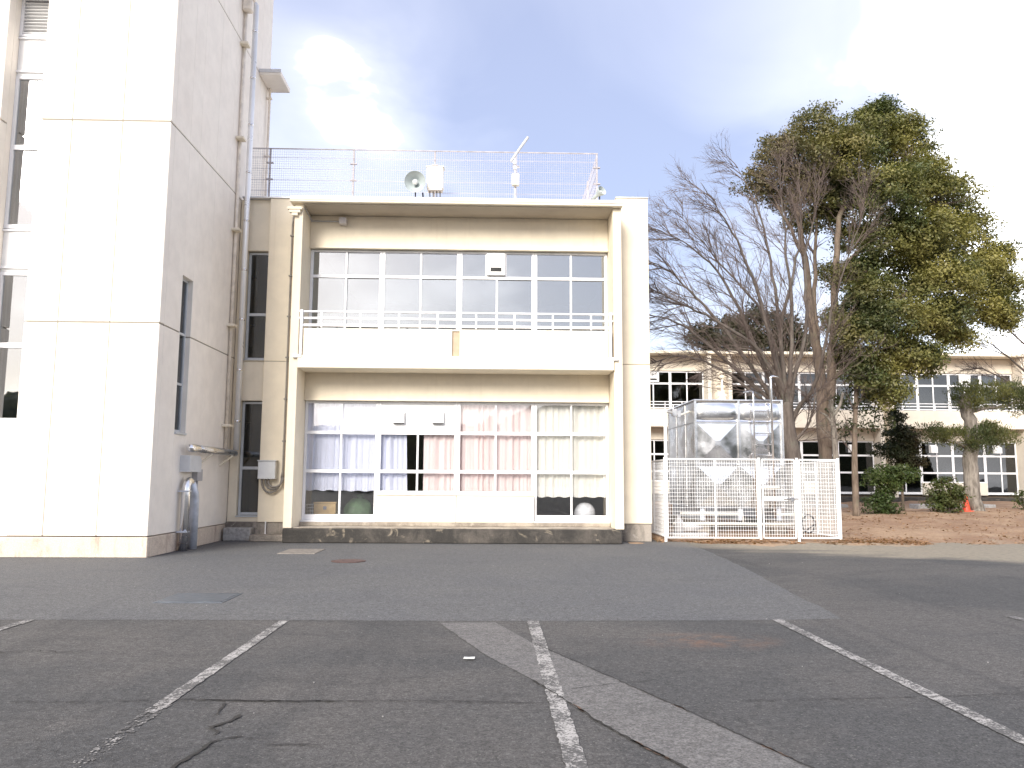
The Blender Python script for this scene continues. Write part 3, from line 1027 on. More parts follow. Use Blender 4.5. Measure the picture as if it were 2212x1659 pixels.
for i, v in enumerate(gb.v):
    s = 1+0.12*math.sin(i*1.7)+0.06*math.sin(i*0.53)
    gb.v[i] = (-3.22+(v[0]+3.22)*s, 20.2+(v[1]-20.2)*s, v[2])
g_ = gb.build('storage_sack', 'green_bag', smooth=True, loc=(-3.22, 20.2, 0.40))
tag(g_, 'dark green sack on the floor behind the left glass door', 'sack')
bl = MB()
bl.lathe((2.32, 19.95, 0.40), (0, 0, 1), [(0.0, 0.0), (0.0, 0.10), (0.03, 0.17), (0.10, 0.235), (0.22, 0.265), (0.33, 0.245), (0.42, 0.19), (0.48, 0.11), (0.50, 0.0)], 24)
b_ = bl.build('ball', 'ball_white', smooth=True, loc=(2.32, 19.95, 0.40))
tag(b_, 'round white ball behind the lower right glass door pane', 'ball')

# ------------------------------------------------------------------ stair tower
T = thing('stair_tower', (-8.0, 17.0, 0), 'tall cream stair tower with tall recessed window strip', 'tower')
XT, YT, YTB = -6.22, 15.03, 21.45
ROWS = (0.37, 4.32, 8.27, 12.13, 16.0)
RX0, RX1 = -9.47, -8.72
FX = [(-16.0, -14.4), (-14.4, -12.8), (-12.8, -11.2), (-11.2, -10.2), (-10.2, RX0), (RX1, -8.10), (-8.10, -7.14), (-7.14, XT)]
J = 0.014
for x0, x1 in FX:
    for z0, z1 in zip(ROWS, ROWS[1:]):
        piece('wall_panel', 'tower_wall', x0+(0 if x0 == RX1 else J/2), x1-(0 if x1 in (XT, RX0) else J/2), YT, YT+0.22, z0+J, z1-J, T, 0.010)
piece('wall_core', 'joint', -15.9, RX0-0.05, YT+0.014, YT+0.20, 0.4, 15.9, T, 0.002)
piece('wall_core', 'joint', RX1+0.05, XT-0.02, YT+0.014, YT+0.20, 0.4, 15.9, T, 0.002)
# recess with windows
piece('wall_panel', 'tower_wall', RX0+0.001, RX1-0.001, YT+0.003, YT+0.22, 0.38, 2.45, T, 0.006)
piece('reveal', 'tower_wall', RX0-0.2, RX0, YT+0.221, YT+0.7, 0.4, 15.9, T, 0.004)
piece('reveal', 'tower_wall', RX1, RX1+0.2, YT+0.221, YT+0.7, 0.4, 15.9, T, 0.004)
yg = YT+0.42
window(T, RX0+0.002, RX1-0.002, [2.46, 3.93, 5.36], [[], []], yg, 'glass_tower', stile=0.06, rail=0.07, sill=0.08)
window(T, RX0+0.002, RX1-0.002, [6.22, 7.86, 9.34], [[], []], yg, 'glass_tower', stile=0.06, rail=0.07, sill=0.08)
piece('spandrel', 'white_panel', RX0+0.002, RX1-0.002, yg-0.03, yg+0.03, 5.365, 6.215, T, 0.006)
piece('spandrel', 'white_panel', RX0+0.002, RX1-0.002, yg-0.03, yg+0.03, 9.345, 10.16, T, 0.006)
piece('window_sill', 'white_frame', RX0+0.002, RX1-0.002, yg-0.16, yg-0.046, 2.452, 2.50, T, 0.006)
for z in (6.16, 10.10, 9.40, 5.42):
    piece('band', 'white_frame', RX0+0.002, RX1-0.002, yg-0.07, yg-0.031, z, z+0.04, T, 0.004)
m = MB()
for a in ((RX0+0.002, RX0+0.06, 10.165, 10.98), (RX1-0.06, RX1-0.002, 10.165, 10.98), (RX0+0.06, RX1-0.06, 10.165, 10.21), (RX0+0.06, RX1-0.06, 10.93, 10.98)):
    m.box(a[0], a[1], yg-0.05, yg+0.04, a[2], a[3])
lv = m.build('louvre', 'white_frame', T)
piece('louvre_back', 'black_void', RX0+0.05, RX1-0.05, yg+0.05, yg+0.06, 10.18, 10.96, lv, 0.001)
for k in range(10):
    z = 10.235+k*0.07
    q = piece('slat', 'white_panel', RX0+0.062, RX1-0.062, yg-0.035, yg+0.03, z, z+0.012, lv, 0.001)
    q.rotation_euler = (math.radians(-32), 0, 0)
piece('spandrel', 'tower_wall', RX0+0.002, RX1-0.002, YT+0.05, yg+0.03, 10.985, 15.9, T, 0.006)
piece('wall', 'interior_dark', RX0-0.2, RX1+0.2, YT+1.9, YT+2.0, 0.4, 15.9, T)
for x in (RX0-0.30, RX1+0.22):
    piece('wall', 'interior_dark', x, x+0.08, YT+0.5, YT+1.9, 0.4, 15.9, T)
# side wall panels
SY0, SY1, SZ0, SZ1 = 16.03, 16.60, 2.30, 5.50
YC_ = [YT+0.2201, SY0, SY1, 17.6, 18.6, 19.75, 20.6, YTB]
for y0, y1 in zip(YC_, YC_[1:]):
    for z0, z1 in zip(ROWS, ROWS[1:]):
        segs = [(z0+J*0.9, z1-J*0.9)]
        if y0 == SY0:
            if z0 < SZ0 < z1: segs = [(z0+J*0.9, SZ0)]
            elif z0 < SZ1 < z1: segs = [(SZ1, z1-J*0.9)]
        ja = 0 if y0 in (YC_[0], SY1) else 0.0025
        jb = 0 if y1 == SY0 else 0.0025
        if y0 == SY0: ja = jb = 0.001
        for a, b in segs:
            piece('wall_panel', 'tower_wall', XT-0.22, XT-0.001, y0+ja, y1-jb, a, b, T, 0.005)
for a in ((YT+0.25, SY0-0.03, 0.4, 15.9), (SY1+0.03, YTB-0.02, 0.4, 15.9), (SY0-0.03, SY1+0.03, 0.4, SZ0-0.03), (SY0-0.03, SY1+0.03, SZ1+0.03, 15.9)):
    piece('wall_core', 'joint', XT-0.21, XT-0.014, a[0], a[1], a[2], a[3], T, 0.002)
# slit window in the side wall (frame, panes)
m = MB()
xg = XT-0.13
for a in ((SY0+0.001, SY0+0.04, SZ0+0.05, SZ1-0.001), (SY1-0.04, SY1-0.001, SZ0+0.05, SZ1-0.001)):
    m.box(xg-0.04, xg+0.03, a[0], a[1], a[2], a[3])
for z in (SZ0+0.05, 3.30, 4.33, SZ1-0.051):
    m.box(xg-0.04, xg+0.028, SY0+0.041, SY1-0.041, z, z+0.05)
sw = m.build('window', 'grey_frame', T)
for za, zb in ((SZ0+0.1, 3.30), (3.35, 4.33), (4.38, SZ1-0.051)):
    piece('pane', 'glass_dark', xg-0.004, xg+0.002, SY0+0.039, SY1-0.039, za-0.004, zb+0.004, sw, 0.0008)
piece('window_sill', 'grey_frame', xg+0.031, XT+0.03, SY0+0.001, SY1-0.001, SZ0+0.001, SZ0+0.04, T, 0.004)
piece('wall', 'interior_dark', XT-0.9, XT-0.8, SY0-0.3, SY1+0.6, 1.9, 5.9, T)
# plinth of the tower
piece('base_course', 'tower_base', -16.0, XT+0.012, YT-0.012, YT+0.22, 0.0, 0.365, T, 0.010)
piece('base_course', 'tower_base', XT-0.2, XT+0.011, YT+0.221, 19.7, 0.0, 0.364, T, 0.010)
piece('wall', 'tower_wall', -16.0, XT-0.23, YTB-0.3, YTB-0.01, 0, 15.9, T)
piece('roof', 'coping', -16.0, XT-0.01, YT+0.01, YTB-0.01, 16.0, 16.2, T)
cn = piece('canopy', 'tower_wall', XT, -5.66, 20.42, 21.45, 12.06, 12.20, T, 0.012)
piece('drip_edge', 'flashing', XT+0.004, -5.645, 20.40, 20.418, 12.12, 12.215, cn, 0.003)
m = MB(); m.tube([(-6.14, 21.2, 12.05), (-6.14, 21.2, 8.2)], 0.035, 8)
rp = m.build('rain_pipe', 'beige_pipe', T)
for z in (11.75, 10.1, 8.9):
    piece('pipe_clip', 'beige_pipe', XT, -6.08, 21.15, 21.25, z, z+0.04, rp, 0.004)

# pipes along the tower side
dp = thing('drain_pipe', (-6.13, 18.95, 0.5), 'beige drain pipe clipped to the shaded side of the tower', 'pipe')
m = MB(); m.tube([(-6.17, 18.98, 2.1), (-6.17, 18.98, 13.0)], 0.038, 10)
m.build('pipe', 'beige_pipe', dp, True)
for z in (2.62, 4.98, 7.30, 9.58, 12.0):
    piece('pipe_clip', 'balcony_paint', XT-0.001, -6.03, 18.78, 19.02, z, z+0.06, dp, 0.006)
piece('rain_head', 'beige_pipe', XT-0.001, -5.99, 18.80, 19.02, 12.9, 13.22, dp, 0.03)
piece('rain_head_rim', 'beige_pipe', XT-0.001, -5.96, 18.77, 19.05, 13.222, 13.30, dp, 0.02)

sd = thing('exhaust_duct', (-6.02, 19.2, 2.0), 'shiny stainless pipe climbing the tower corner then running along its side', 'pipe')
m = MB(); m.tube([(-5.99, 19.18, 2.10), (-5.99, 19.18, 13.25)], 0.066, 14)
m.build('riser', 'bright_steel', sd, True)
for k in range(9):
    z = 2.75+k*1.22
    m = MB(); m.tube([(-5.99, 19.18, z), (-5.99, 19.18, z+0.045)], 0.071, 14)
    m.build('collar', 'stainless', sd, True)
m = MB()
pts = [(-5.99, 19.18, 13.25)]
for k in range(1, 7):
    a = k/6*math.pi/2
    pts.append((-5.99-0.10*math.sin(a), 19.18, 13.25+0.10*(1-math.cos(a))+0.05*math.sin(a)))
m.tube(pts, 0.06, 12)
m.build('top_elbow', 'stainless_dull', sd, True)
m = MB(); m.tube([(-6.03, 19.24, 2.02), (-6.03, 18.3, 2.03), (-6.03, 16.55, 2.04)], 0.075, 14)
m.build('run', 'stainless_dull', sd, True)
m = MB()
m.lathe((-6.03, 16.55, 2.04), (0, -1, 0), [(-0.25, 0.084), (0.05, 0.086), (0.14, 0.078), (0.19, 0.055), (0.205, 0.0)], 18)
m.build('elbow', 'stainless', sd, True)
for y in (18.9, 17.55):
    m = MB(); m.tube([(XT, y-0.15, 1.72), (-5.98, y, 1.95)], 0.026, 6)
    m.build('bracket', 'balcony_paint', sd)

jb = thing('junction_box', (-6.12, 16.75, 1.6), 'pale grey electrical box on the tower side below the stainless pipe', 'electrical box')
m = MB()
m.prism([(16.40, 1.56), (17.05, 1.56), (17.05, 1.80), (16.95, 1.89), (16.40, 1.89)], XT+0.001, -6.02)
m.build('housing', 'box_grey', jb)
piece('small_box', 'conduit_grey', XT+0.001, -6.10, 17.08, 17.38, 1.38, 1.62, jb, 0.008)
m = MB(); m.tube([(-6.16, 17.22, 1.38), (-6.16, 17.22, 0.42), (-6.15, 17.22, 0.02)], 0.026, 8)
m.build('conduit', 'conduit_grey', jb, True)
m = MB()
pts = [(-6.08, 16.42, 0.0), (-6.08, 16.42, 1.20)]
for k in range(1, 8):
    a = k/8*math.pi*0.75
    pts.append((-6.08, 16.42+0.17*(1-math.cos(a)), 1.20+0.17*math.sin(a)))
sp_ = thing('standpipe', (-6.08, 16.5, 0), 'bent stainless standpipe at the foot of the tower side wall', 'pipe')
m.tube(pts, 0.085, 14)
m.build('bend', 'stainless', sp_, True)
m = MB(); m.tube([pts[-1], (-6.06, 16.84, 1.12), (-6.06, 16.87, 1.0), (-6.06, 16.87, 0.0)], [0.087, 0.088, 0.088, 0.088], 12)
m.build('sleeve', 'galvanised', sp_, True)
for z in (0.36, 1.16):
    piece('strap', 'galvanised', XT+0.013, -6.0, 16.33, 16.51, z, z+0.03, sp_, 0.003)

# meter box with hanging conduits
mb_ = thing('meter_box', (-5.23, 19.2, 1.6), 'grey meter box with three looping conduits beside narrow windows', 'electrical box')
piece('cabinet', 'box_grey', -5.44, -5.03, 19.10, 19.298, 1.42, 1.84, mb_, 0.012)
piece('cabinet_lid', 'box_grey', -5.455, -5.015, 19.085, 19.299, 1.842, 1.862, mb_, 0.004)
for k, (xa, dpth) in enumerate(((-5.36, 0.30), (-5.27, 0.22), (-5.20, 0.17))):
    xb = -4.90+k*0.025
    pts = [(xa, 19.2, 1.42)]
    for i in range(13):
        a = math.pi*i/12
        pts.append(((xa+xb)/2-(xb-xa)/2*math.cos(a), 19.2-k*0.02, 1.36-dpth*math.sin(a)+0.10*i/12))
    m = MB(); m.tube(pts, 0.023, 8)
    m.build('conduit', 'conduit', mb_, True)
m = MB()
m.tube([(-4.885, 19.2, 1.46), (-4.885, 19.22, 1.62), (-4.885, 19.25, 7.6), (-4.86, 19.24, 7.85)], [0.045, 0.022, 0.022, 0.022], 8)
m.build('riser_conduit', 'conduit', mb_, True)
for k in range(6):
    z = 2.3+k*1.0
    piece('pipe_clip', 'conduit', -4.93, -4.84, 19.21, 19.299, z, z+0.03, mb_, 0.003)
m = MB(); m.tube([(-5.25, 19.26, 0.02), (-5.25, 19.26, 0.44)], 0.016, 6)
m.build('earth_pipe', 'white_frame', mb_)

# ------------------------------------------------------------------ things on the roof
RF = thing('roof_fence', (-1.5, 19.7, 8.2), 'tall grey wire mesh fence along the flat roof edge', 'fence')
zt, zb = 9.72, 8.17
for x in (-5.63, -3.53, -1.48, 0.57, 2.64):
    p = piece('post', 'roof_post', x-0.022, x+0.022, 19.70, 19.745, zb, zt, RF, 0.004)
    for z in (9.35, 8.92):
        piece('clamp', 'roof_post', x-0.085, x+0.085, 19.685, 19.76, z-0.012, z+0.012, p, 0.003)
for k in range(3):
    y = 21.6+k*1.9
    piece('post', 'roof_post', 2.62, 2.665, y, y+0.045, zb, zt, RF, 0.004)
m = MB()
m.tube([(-6.1, 19.70, zt), (2.66, 19.70, zt), (2.66, 25.4, zt)], 0.015, 6)
m.build('top_rail', 'roof_post', RF)
m = MB()
for k in range(5):
    z = 8.32+k*0.29
    m.tube([(-6.1, 19.69, z), (2.64, 19.69, z)], 0.0055, 4, False)
    m.tube([(2.64, 19.69, z), (2.64, 25.4, z)], 0.0065, 4, False)
for k in range(25):
    z = 8.20+k*0.062
    m.tube([(-6.1, 19.69, z), (2.64, 19.69, z)], 0.0022, 4, False)
for k in range(160):
    x = -6.1+k*0.055
    m.tube([(x, 19.693, zb), (x, 19.693, zt)], 0.0030, 4, False)
for k in range(104):
    y = 19.7+k*0.055
    m.tube([(2.643, y, zb), (2.643, y, zt)], 0.0022, 4, False)
m.build('wire_mesh', 'roof_wire', RF, kind='stuff')


def horn(c, r, axis, label, mount_h):
    h = thing('horn_loudspeaker', c, label, 'loudspeaker')
    m = MB()
    m.lathe(c, axis, [(-0.30, 0.0), (-0.30, r*0.30), (-0.22, r*0.34), (-0.14, r*0.34), (-0.10, r*0.42), (-0.02, r*0.70), (0.04, r*0.90), (0.07, r*0.97), (0.085, r*1.0), (0.09, r*0.985), (0.075, r*0.95), (0.045, r*0.87), (-0.005, r*0.66), (-0.07, r*0.42), (-0.11, r*0.30), (-0.11, 0.0)], 36)
    m.build('bell', 'horn_grey', h, True)
    m = MB()
    m.lathe(c, axis, [(-0.11, r*0.20), (0.0, r*0.26), (0.03, r*0.25), (0.05, r*0.18), (0.06, 0.0)], 20)
    m.build('reflex_cone', 'box_grey', h, True)
    m = MB()
    m.tube([(c[0], c[1]+0.10, c[2]-r*0.3), (c[0], c[1]+0.10, c[2]-mount_h)], 0.018, 6)
    m.build('bracket', 'cable_black', h)
    return h


horn((-1.89, 18.92, 8.60), 0.262, (0.0, -1, -0.18), 'large grey horn loudspeaker at the roof edge beside white cabinet', 0.58)
horn((2.62, 19.0, 8.44), 0.125, (0.55, -0.75, 0.35), 'small pale horn loudspeaker at the right roof corner', 0.40)
cb = thing('speaker_cabinet', (-1.42, 19.05, 8.0), 'white metal cabinet with cables on the roof edge', 'cabinet')
piece('cabinet', 'box_white', -1.62, -1.22, 19.0, 19.24, 8.49, 9.02, cb, 0.012)
piece('cabinet_lid', 'box_white', -1.64, -1.20, 18.98, 19.26, 9.022, 9.045, cb, 0.006)
piece('cabinet_base', 'vent_grey', -1.60, -1.24, 19.01, 19.23, 8.445, 8.489, cb, 0.006)
for x in (-1.55, -1.47, -1.38, -1.30):
    m = MB(); m.tube([(x, 19.12, 8.45), (x+0.01, 19.10, 8.2), (x-0.01, 19.05, 7.99)], 0.014, 6)
    m.build('cable', 'cable_black', cb)
m = MB(); m.tube([(-1.72, 19.1, 8.40), (-1.70, 19.1, 8.2), (-1.70, 19.05, 7.99)], 0.02, 6)
m.build('cable', 'cable_black', cb)
ms = thing('antenna_mast', (0.53, 19.0, 8.0), 'thin roof mast with small white box and slanting bar antenna', 'antenna')
m = MB(); m.tube([(0.53, 19.0, 7.99), (0.53, 19.0, 9.30)], 0.017, 8)
m.build('mast', 'flashing', ms)
piece('control_box', 'box_white', 0.455, 0.635, 18.93, 19.07, 8.58, 8.86, ms, 0.01)
piece('socket', 'conduit', 0.51, 0.57, 18.95, 19.05, 8.53, 8.578, ms, 0.006)
m = MB(); m.tube([(0.44, 19.0, 9.20), (0.64, 18.97, 9.50), (0.85, 18.94, 9.80)], 0.032, 8)
m.build('bar_antenna', 'flashing', ms)
m = MB(); m.tube([(0.53, 19.0, 9.02), (0.65, 18.95, 9.02)], 0.012, 6); m.tube([(0.53, 19.0, 9.14), (0.42, 18.95, 9.18)], 0.012, 6)
m.box(0.49, 0.57, 18.96, 19.04, 8.98, 9.06); m.box(0.48, 0.56, 18.96, 19.04, 9.12, 9.2)
m.build('clamp', 'flashing', ms)

# ------------------------------------------------------------------ tank enclosure
ENC = thing('mesh_enclosure', (6.25, 19.3, 0.0), 'white wire mesh fence and gate round the steel water tank', 'fence')
YE = 19.3


def mesh_panel(parent, p0, p1, z0, z1, name='fence_panel', dv=0.06, dh=0.088, r=0.0043, frame=0.02, mids=()):
    (x0, y0), (x1, y1) = p0, p1
    L = math.hypot(x1-x0, y1-y0); ux, uy = (x1-x0)/L, (y1-y0)/L
    m = MB()
    m.tube([(x0, y0, z0), (x1, y1, z0)], frame, 6)
    m.tube([(x0, y0, z1), (x1, y1, z1)], frame, 6)
    m.tube([(x0, y0, z0), (x0, y0, z1)], frame, 6)
    m.tube([(x1, y1, z0), (x1, y1, z1)], frame, 6)
    for t in mids:
        m.tube([(x0+ux*t, y0+uy*t, z0), (x0+ux*t, y0+uy*t, z1)], frame*1.2, 6)
    f = m.build(name, 'fence_white', parent)
    m = MB()
    n = int(L/dv)
    for i in range(1, n):
        t = L*i/n
        m.tube([(x0+ux*t, y0+uy*t, z0), (x0+ux*t, y0+uy*t, z1)], r, 4, False)
    n = int((z1-z0)/dh)
    for i in range(1, n):
        z = z0+(z1-z0)*i/n
        m.tube([(x0, y0-0.004, z), (x1, y1-0.004, z)], r*1.1, 4, False)
    m.build('wire_mesh', 'fence_white', f, kind='stuff')
    return f


for x, y in ((4.17, YE), (6.44, YE), (7.36, YE), (8.36, YE), (4.17, 22.0), (4.17, 24.6), (8.36, 22.0), (8.36, 24.6)):
    m = MB(); m.tube([(x, y, -0.05), (x, y, 2.0)], 0.034 if y == YE else 0.028, 8)
    m.build('post', 'fence_white', ENC)
mesh_panel(ENC, (4.22, YE), (6.385, YE), 0.10, 1.955, mids=(1.15,))
gt = mesh_panel(ENC, (6.52, YE), (7.29, YE), 0.10, 1.955, 'gate')
piece('lock_plate', 'fence_white', 6.50, 7.10, YE-0.035, YE-0.012, 0.97, 1.07, gt, 0.004)
m = MB(); m.tube([(7.0, YE-0.05, 1.02), (7.36, YE-0.05, 1.03)], 0.014, 6); m.box(7.16, 7.24, YE-0.09, YE-0.03, 0.96, 1.06)
m.build('latch', 'stainless_dull', gt)
mesh_panel(ENC, (7.42, YE), (8.31, YE), 0.10, 1.955)
for ya, yb in ((YE+0.05, 21.95), (22.05, 24.55)):
    mesh_panel(ENC, (4.17, ya), (4.17, yb), 0.12, 1.93, mids=(1.3,))
    mesh_panel(ENC, (8.36, ya), (8.36, yb), 0.12, 1.93, mids=(1.3,))

WT = thing('water_tank', (6.5, 22.6, 0.0), 'stainless steel panel water tank with ladder behind the mesh fence', 'tank')
TX0, TX1, TY0, TY1 = 5.36, 7.64, 21.0, 24.2


def emboss(kind, w, h, depth=0.05, mat='stainless'):
    if kind == 'pyr':
        V = [(sx*w/2*q, -o, sz*h/2*q) for q, o in ((1.0, 0.02), (0.975, 0.02), (0.965, 0.0), (0.90, 0.0), (0.12, depth)) for sx, sz in ((-1, -1), (1, -1), (1, 1), (-1, 1))]
        Fc = [[r*4+i, r*4+(i+1) % 4, r*4+4+(i+1) % 4, r*4+4+i] for r in range(4) for i in range(4)] + [[16, 17, 18, 19]]
        return mesh_from('tank_panel', V, Fc, mat)
    n = 20
    V = []
    for j in range(n+1):
        for i in range(n+1):
            u, v = 2*i/n-1, 2*j/n-1
            if kind == 'pillow':
                q = (abs(u*1.08)**5+abs(v*1.22)**4)
                d = 0.045*max(0, 1-q)**0.7 if q < 1 else 0
                d *= 0.55+0.45*(1-v*v)
            else:
                a = max(abs(u), abs(v))
                d = depth*max(0.0, 0.90-a)/0.90
            e = 0.018 if max(abs(u), abs(v)) > 0.985 else 0.0
            V.append((u*w/2, -d-e, v*h/2))
    k = n+1
    Fc = [[j*k+i, j*k+i+1, (j+1)*k+i+1, (j+1)*k+i] for j in range(n) for i in range(n)]
    return mesh_from('tank_panel', V, Fc, mat, kind == 'pillow')


pw = (TX1-TX0)/2
rows = [('pillow', 2.98, 3.52), ('pyr', 1.86, 2.98), ('pyr', 0.74, 1.86)]
for kind, z0, z1 in rows:
    me = emboss(kind, pw-0.006, z1-z0-0.006)
    for i in range(2):
        link('tank_panel', me, (TX0+pw*(i+0.5), TY0, (z0+z1)/2), WT)
    sd_ = (TY1-TY0)/3
    me2 = emboss('pyr', sd_-0.006, z1-z0-0.006, 0.02, 'stainless_dull')  # greyer steel on the tank sides, their shade put into the colour
    for i in range(3):
        link('tank_panel', me2, (TX0, TY0+sd_*(i+0.5), (z0+z1)/2), WT, rot=(0, 0, -math.pi/2))
        link('tank_panel', me2, (TX1, TY0+sd_*(i+0.5), (z0+z1)/2), WT, rot=(0, 0, math.pi/2))
m = MB(); m.box(TX0+0.01, TX1-0.01, TY0+0.02, TY1, 0.75, 3.5)
m.build('tank_core', 'stainless_dull', WT)
m = MB()
for x in (TX0-0.005, (TX0+TX1)/2, TX1+0.005):
    m.box(x-0.03, x+0.03, TY0-0.05, TY0-0.0, 0.74, 3.53)
m.build('corner_rib', 'stainless', WT)
piece('tank_lid', 'stainless', TX0-0.04, TX1+0.04, TY0-0.05, TY1+0.05, 3.53, 3.57, WT, 0.008)
for x in (5.5, 6.5, 7.5):
    piece('base_beam', 'galvanised', x-0.06, x+0.06, TY0, TY1, 0.42, 0.735, WT, 0.006)
for x in (5.5, 7.5):
    piece('foundation', 'wall_base', x-0.16, x+0.16, TY0-0.1, TY1, -0.1, 0.418, WT, 0.02)
m = MB(); m.tube([(6.44, 22.2, 3.57), (6.44, 22.2, 3.78)], 0.09, 12); m.tube([(6.44, 22.2, 3.78), (6.44, 22.2, 3.84)], 0.12, 12); m.tube([(6.44, 22.2, 3.84), (6.44, 22.2, 4.25)], 0.02, 6)
m.build('air_vent', 'box_white', WT)
LD = thing('ladder', (7.1, 20.88, 0.5), 'steel ladder with raised handrails on the front of the water tank', 'ladder')
for x, top in ((6.86, 3.76), (7.33, 4.22)):
    m = MB()
    pts = [(x, 20.84, 0.5), (x, 20.84, top-0.1), (x, 20.86, top)]
    if x > 7:
        pts = [(x, 20.84, 0.5), (x, 20.84, 4.10), (x, 20.84, 4.15), (x+0.06, 20.85, 4.18), (x+0.26, 21.0, 4.18)]
    else:
        pts += [(x-0.03, 20.98, top+0.04), (x-0.10, 21.3, top+0.04)]
    m.tube(pts, 0.024 if x < 7 else 0.032, 8)
    m.build('stile', 'stainless', LD, True)
for k in range(11):
    z = 0.65+k*0.29
    m = MB(); m.tube([(6.86, 20.84, z), (7.33, 20.84, z)], 0.013, 6)
    m.build('rung', 'stainless_dull', LD)

OP = thing('overflow_pipe', (4.30, 19.75, 0.0), 'tall white pipe standing at the left corner of the tank fence', 'pipe')
m = MB(); m.tube([(4.29, 19.72, 0.0), (4.29, 19.72, 3.10)], 0.042, 10)
m.build('riser', 'fence_white', OP)
m = MB(); m.tube([(4.29, 19.72, 3.10), (4.29, 19.72, 3.17)], 0.055, 10); m.tube([(4.29, 19.72, 3.14), (4.6, 20.4, 3.16), (5.0, 21.2, 3.16), (5.36, 21.6, 3.30)], 0.03, 8)
m.build('arm', 'box_white', OP)
m = MB(); m.box(4.62, 4.74, 20.4, 20.5, 3.08, 3.26); m.tube([(4.66, 20.45, 3.2), (4.66, 20.45, 3.36)], 0.016, 6); m.box(4.86, 4.96, 20.9, 21.0, 3.09, 3.27)
m.build('valve', 'stainless_dull', OP)

PM = thing('pump_set', (5.6, 20.3, 0.0), 'low pump with white pipework on the ground inside the mesh fence', 'pump')
m = MB()
m.tube([(4.55, 20.2, 0.38), (6.2, 20.2, 0.38), (7.9, 20.25, 0.36)], 0.035, 8)
m.tube([(4.8, 20.5, 0.62), (6.4, 20.5, 0.62), (6.4, 20.5, 0.40)], 0.03, 8)
m.tube([(7.2, 20.3, 0.62), (7.85, 20.3, 0.62), (7.85, 20.3, 0.1)], 0.03, 8)
m.tube([(7.55, 20.0, 0.1), (7.55, 20.0, 1.75)], 0.03, 8)
m.tube([(6.7, 20.2, 1.28), (7.25, 20.2, 1.28)], 0.035, 8)
m.build('pipework', 'box_white', PM, True)
m = MB()
m.lathe((4.7, 20.25, 0.16), (0, 0, 1), [(0, 0.0), (0, 0.12), (0.25, 0.12), (0.30, 0.10), (0.34, 0.05), (0.42, 0.05), (0.42, 0.0)], 14)
m.lathe((5.0, 20.25, 0.30), (1, 0, 0), [(-0.2, 0.0), (-0.2, 0.11), (0.15, 0.11), (0.2, 0.06), (0.3, 0.05), (0.3, 0.0)], 14)
m.box(4.5, 5.4, 20.05, 20.45, 0.05, 0.16)
m.build('pump_body', 'conduit_grey', PM, True)
m = MB()
m.tube([(7.6, 19.9, 0.12)]+[(7.85+0.16*math.cos(a*0.5), 19.95, 0.40+0.22*math.sin(a*0.5)) for a in range(26)], 0.02, 6)
m.build('hose', 'cable_black', PM, True)

# ------------------------------------------------------------------ far wing
FB = thing('far_school_building', (18.0, 43.2, 0), 'long two storey cream school wing in the background behind the trees', 'building')
G = 0.30
YW2 = 43.2


def far_bay(x0, x1, n, blanks_up=(), lowdoors=(0,), vents=()):
    g = G; yw = YW2; yf = yw-0.8
    piece('lintel', 'far_wall', x0, x1, yw, yw+0.25, g+7.06, g+7.85, FB)
    piece('lintel', 'far_wall', x0, x1, yw, yw+0.25, g+3.325, g+3.965, FB)
    piece('balcony_slab', 'far_wall', x0+0.01, x1-0.01, yf-0.06, yw, g+3.966, g+4.22, FB)
    piece('balcony_panel', 'far_wall', x0+0.03, x1-0.03, yf, yf+0.12, g+4.221, g+4.92, FB)
    railing(FB, x0+0.05, x1-0.05, yf+0.04, g, 0.9, False)
    xs = [x0+(x1-x0)*i/n for i in range(n+1)]
    for i in range(n):
        a, b = xs[i]+0.003, xs[i+1]-0.003; c = (a+b)/2
        w = window(FB, a, b, [g+4.25, g+6.37, g+7.05], [[c], [c]], yw+0.12, 'glass_far', stagger=False, rail=0.07, munt=0.06)
        if ('u', i) in vents: vent_box(w, c-0.30, c+0.30, g+6.45, g+6.98, yw+0.08)
        if i in lowdoors:
            w = window(FB, a, b, [g+0.47, g+1.62, g+2.54, g+3.32], [[c], [c], [c]], yw+0.12, 'glass_far', stagger=False, rail=0.07, munt=0.06, sill=0.12)
        else:
            w = window(FB, a, b, [g+1.10, g+1.62, g+2.54, g+3.32], [[c], [c], [c]], yw+0.12, 'glass_far', stagger=False, rail=0.07, munt=0.06)
            piece('dado_panel', 'far_wall', a, b, yw-0.02, yw+0.16, g+0.43, g+1.098, FB)
        if ('l', i) in vents:
            hood(w, c-0.42, c-0.06, g+2.70, g+3.12, yw+0.08, 0.25)
    for x in (x0, x1):
        pass


bays = [(4.2, 11.55), (12.85, 20.75), (21.55, 28.6), (29.8, 37.0)]
far_bay(*bays[0], 4, vents=(('u', 2),), lowdoors=(0, 3))
far_bay(*bays[1], 4, vents=(('l', 0), ('l', 3)), lowdoors=(0, 3))
far_bay(*bays[2], 4, vents=(('u', 2), ('l', 1), ('l', 3)), lowdoors=(0, 3))
far_bay(*bays[3], 4, lowdoors=(0, 3))
for x0, x1 in ((3.2, 4.2), (11.55, 12.85), (20.75, 21.55), (28.6, 29.8), (37.0, 38.0)):
    piece('wall', 'far_wall', x0+0.02, x1-0.02, YW2-0.05, YW2+0.4, 0.2, G+8.0, FB)
    for xa in (x0, x1-0.2):
        piece('wing_wall', 'far_wall', xa, xa+0.2, YW2-0.8, YW2-0.052, G+0.3, G+7.86, FB)
piece('plinth', 'plinth_dark', 3.2, 38.0, YW2-0.85, YW2+0.3, 0.0, G+0.325, FB, 0.02)
cn = piece('roof_canopy', 'balcony_paint', 3.0, 38.2, YW2-0.95, YW2+0.3, G+7.87, G+8.03, FB, 0.02)
piece('roof', 'coping', 3.0, 38.2, YW2+0.31, 52.0, G+7.9, G+8.2, FB)
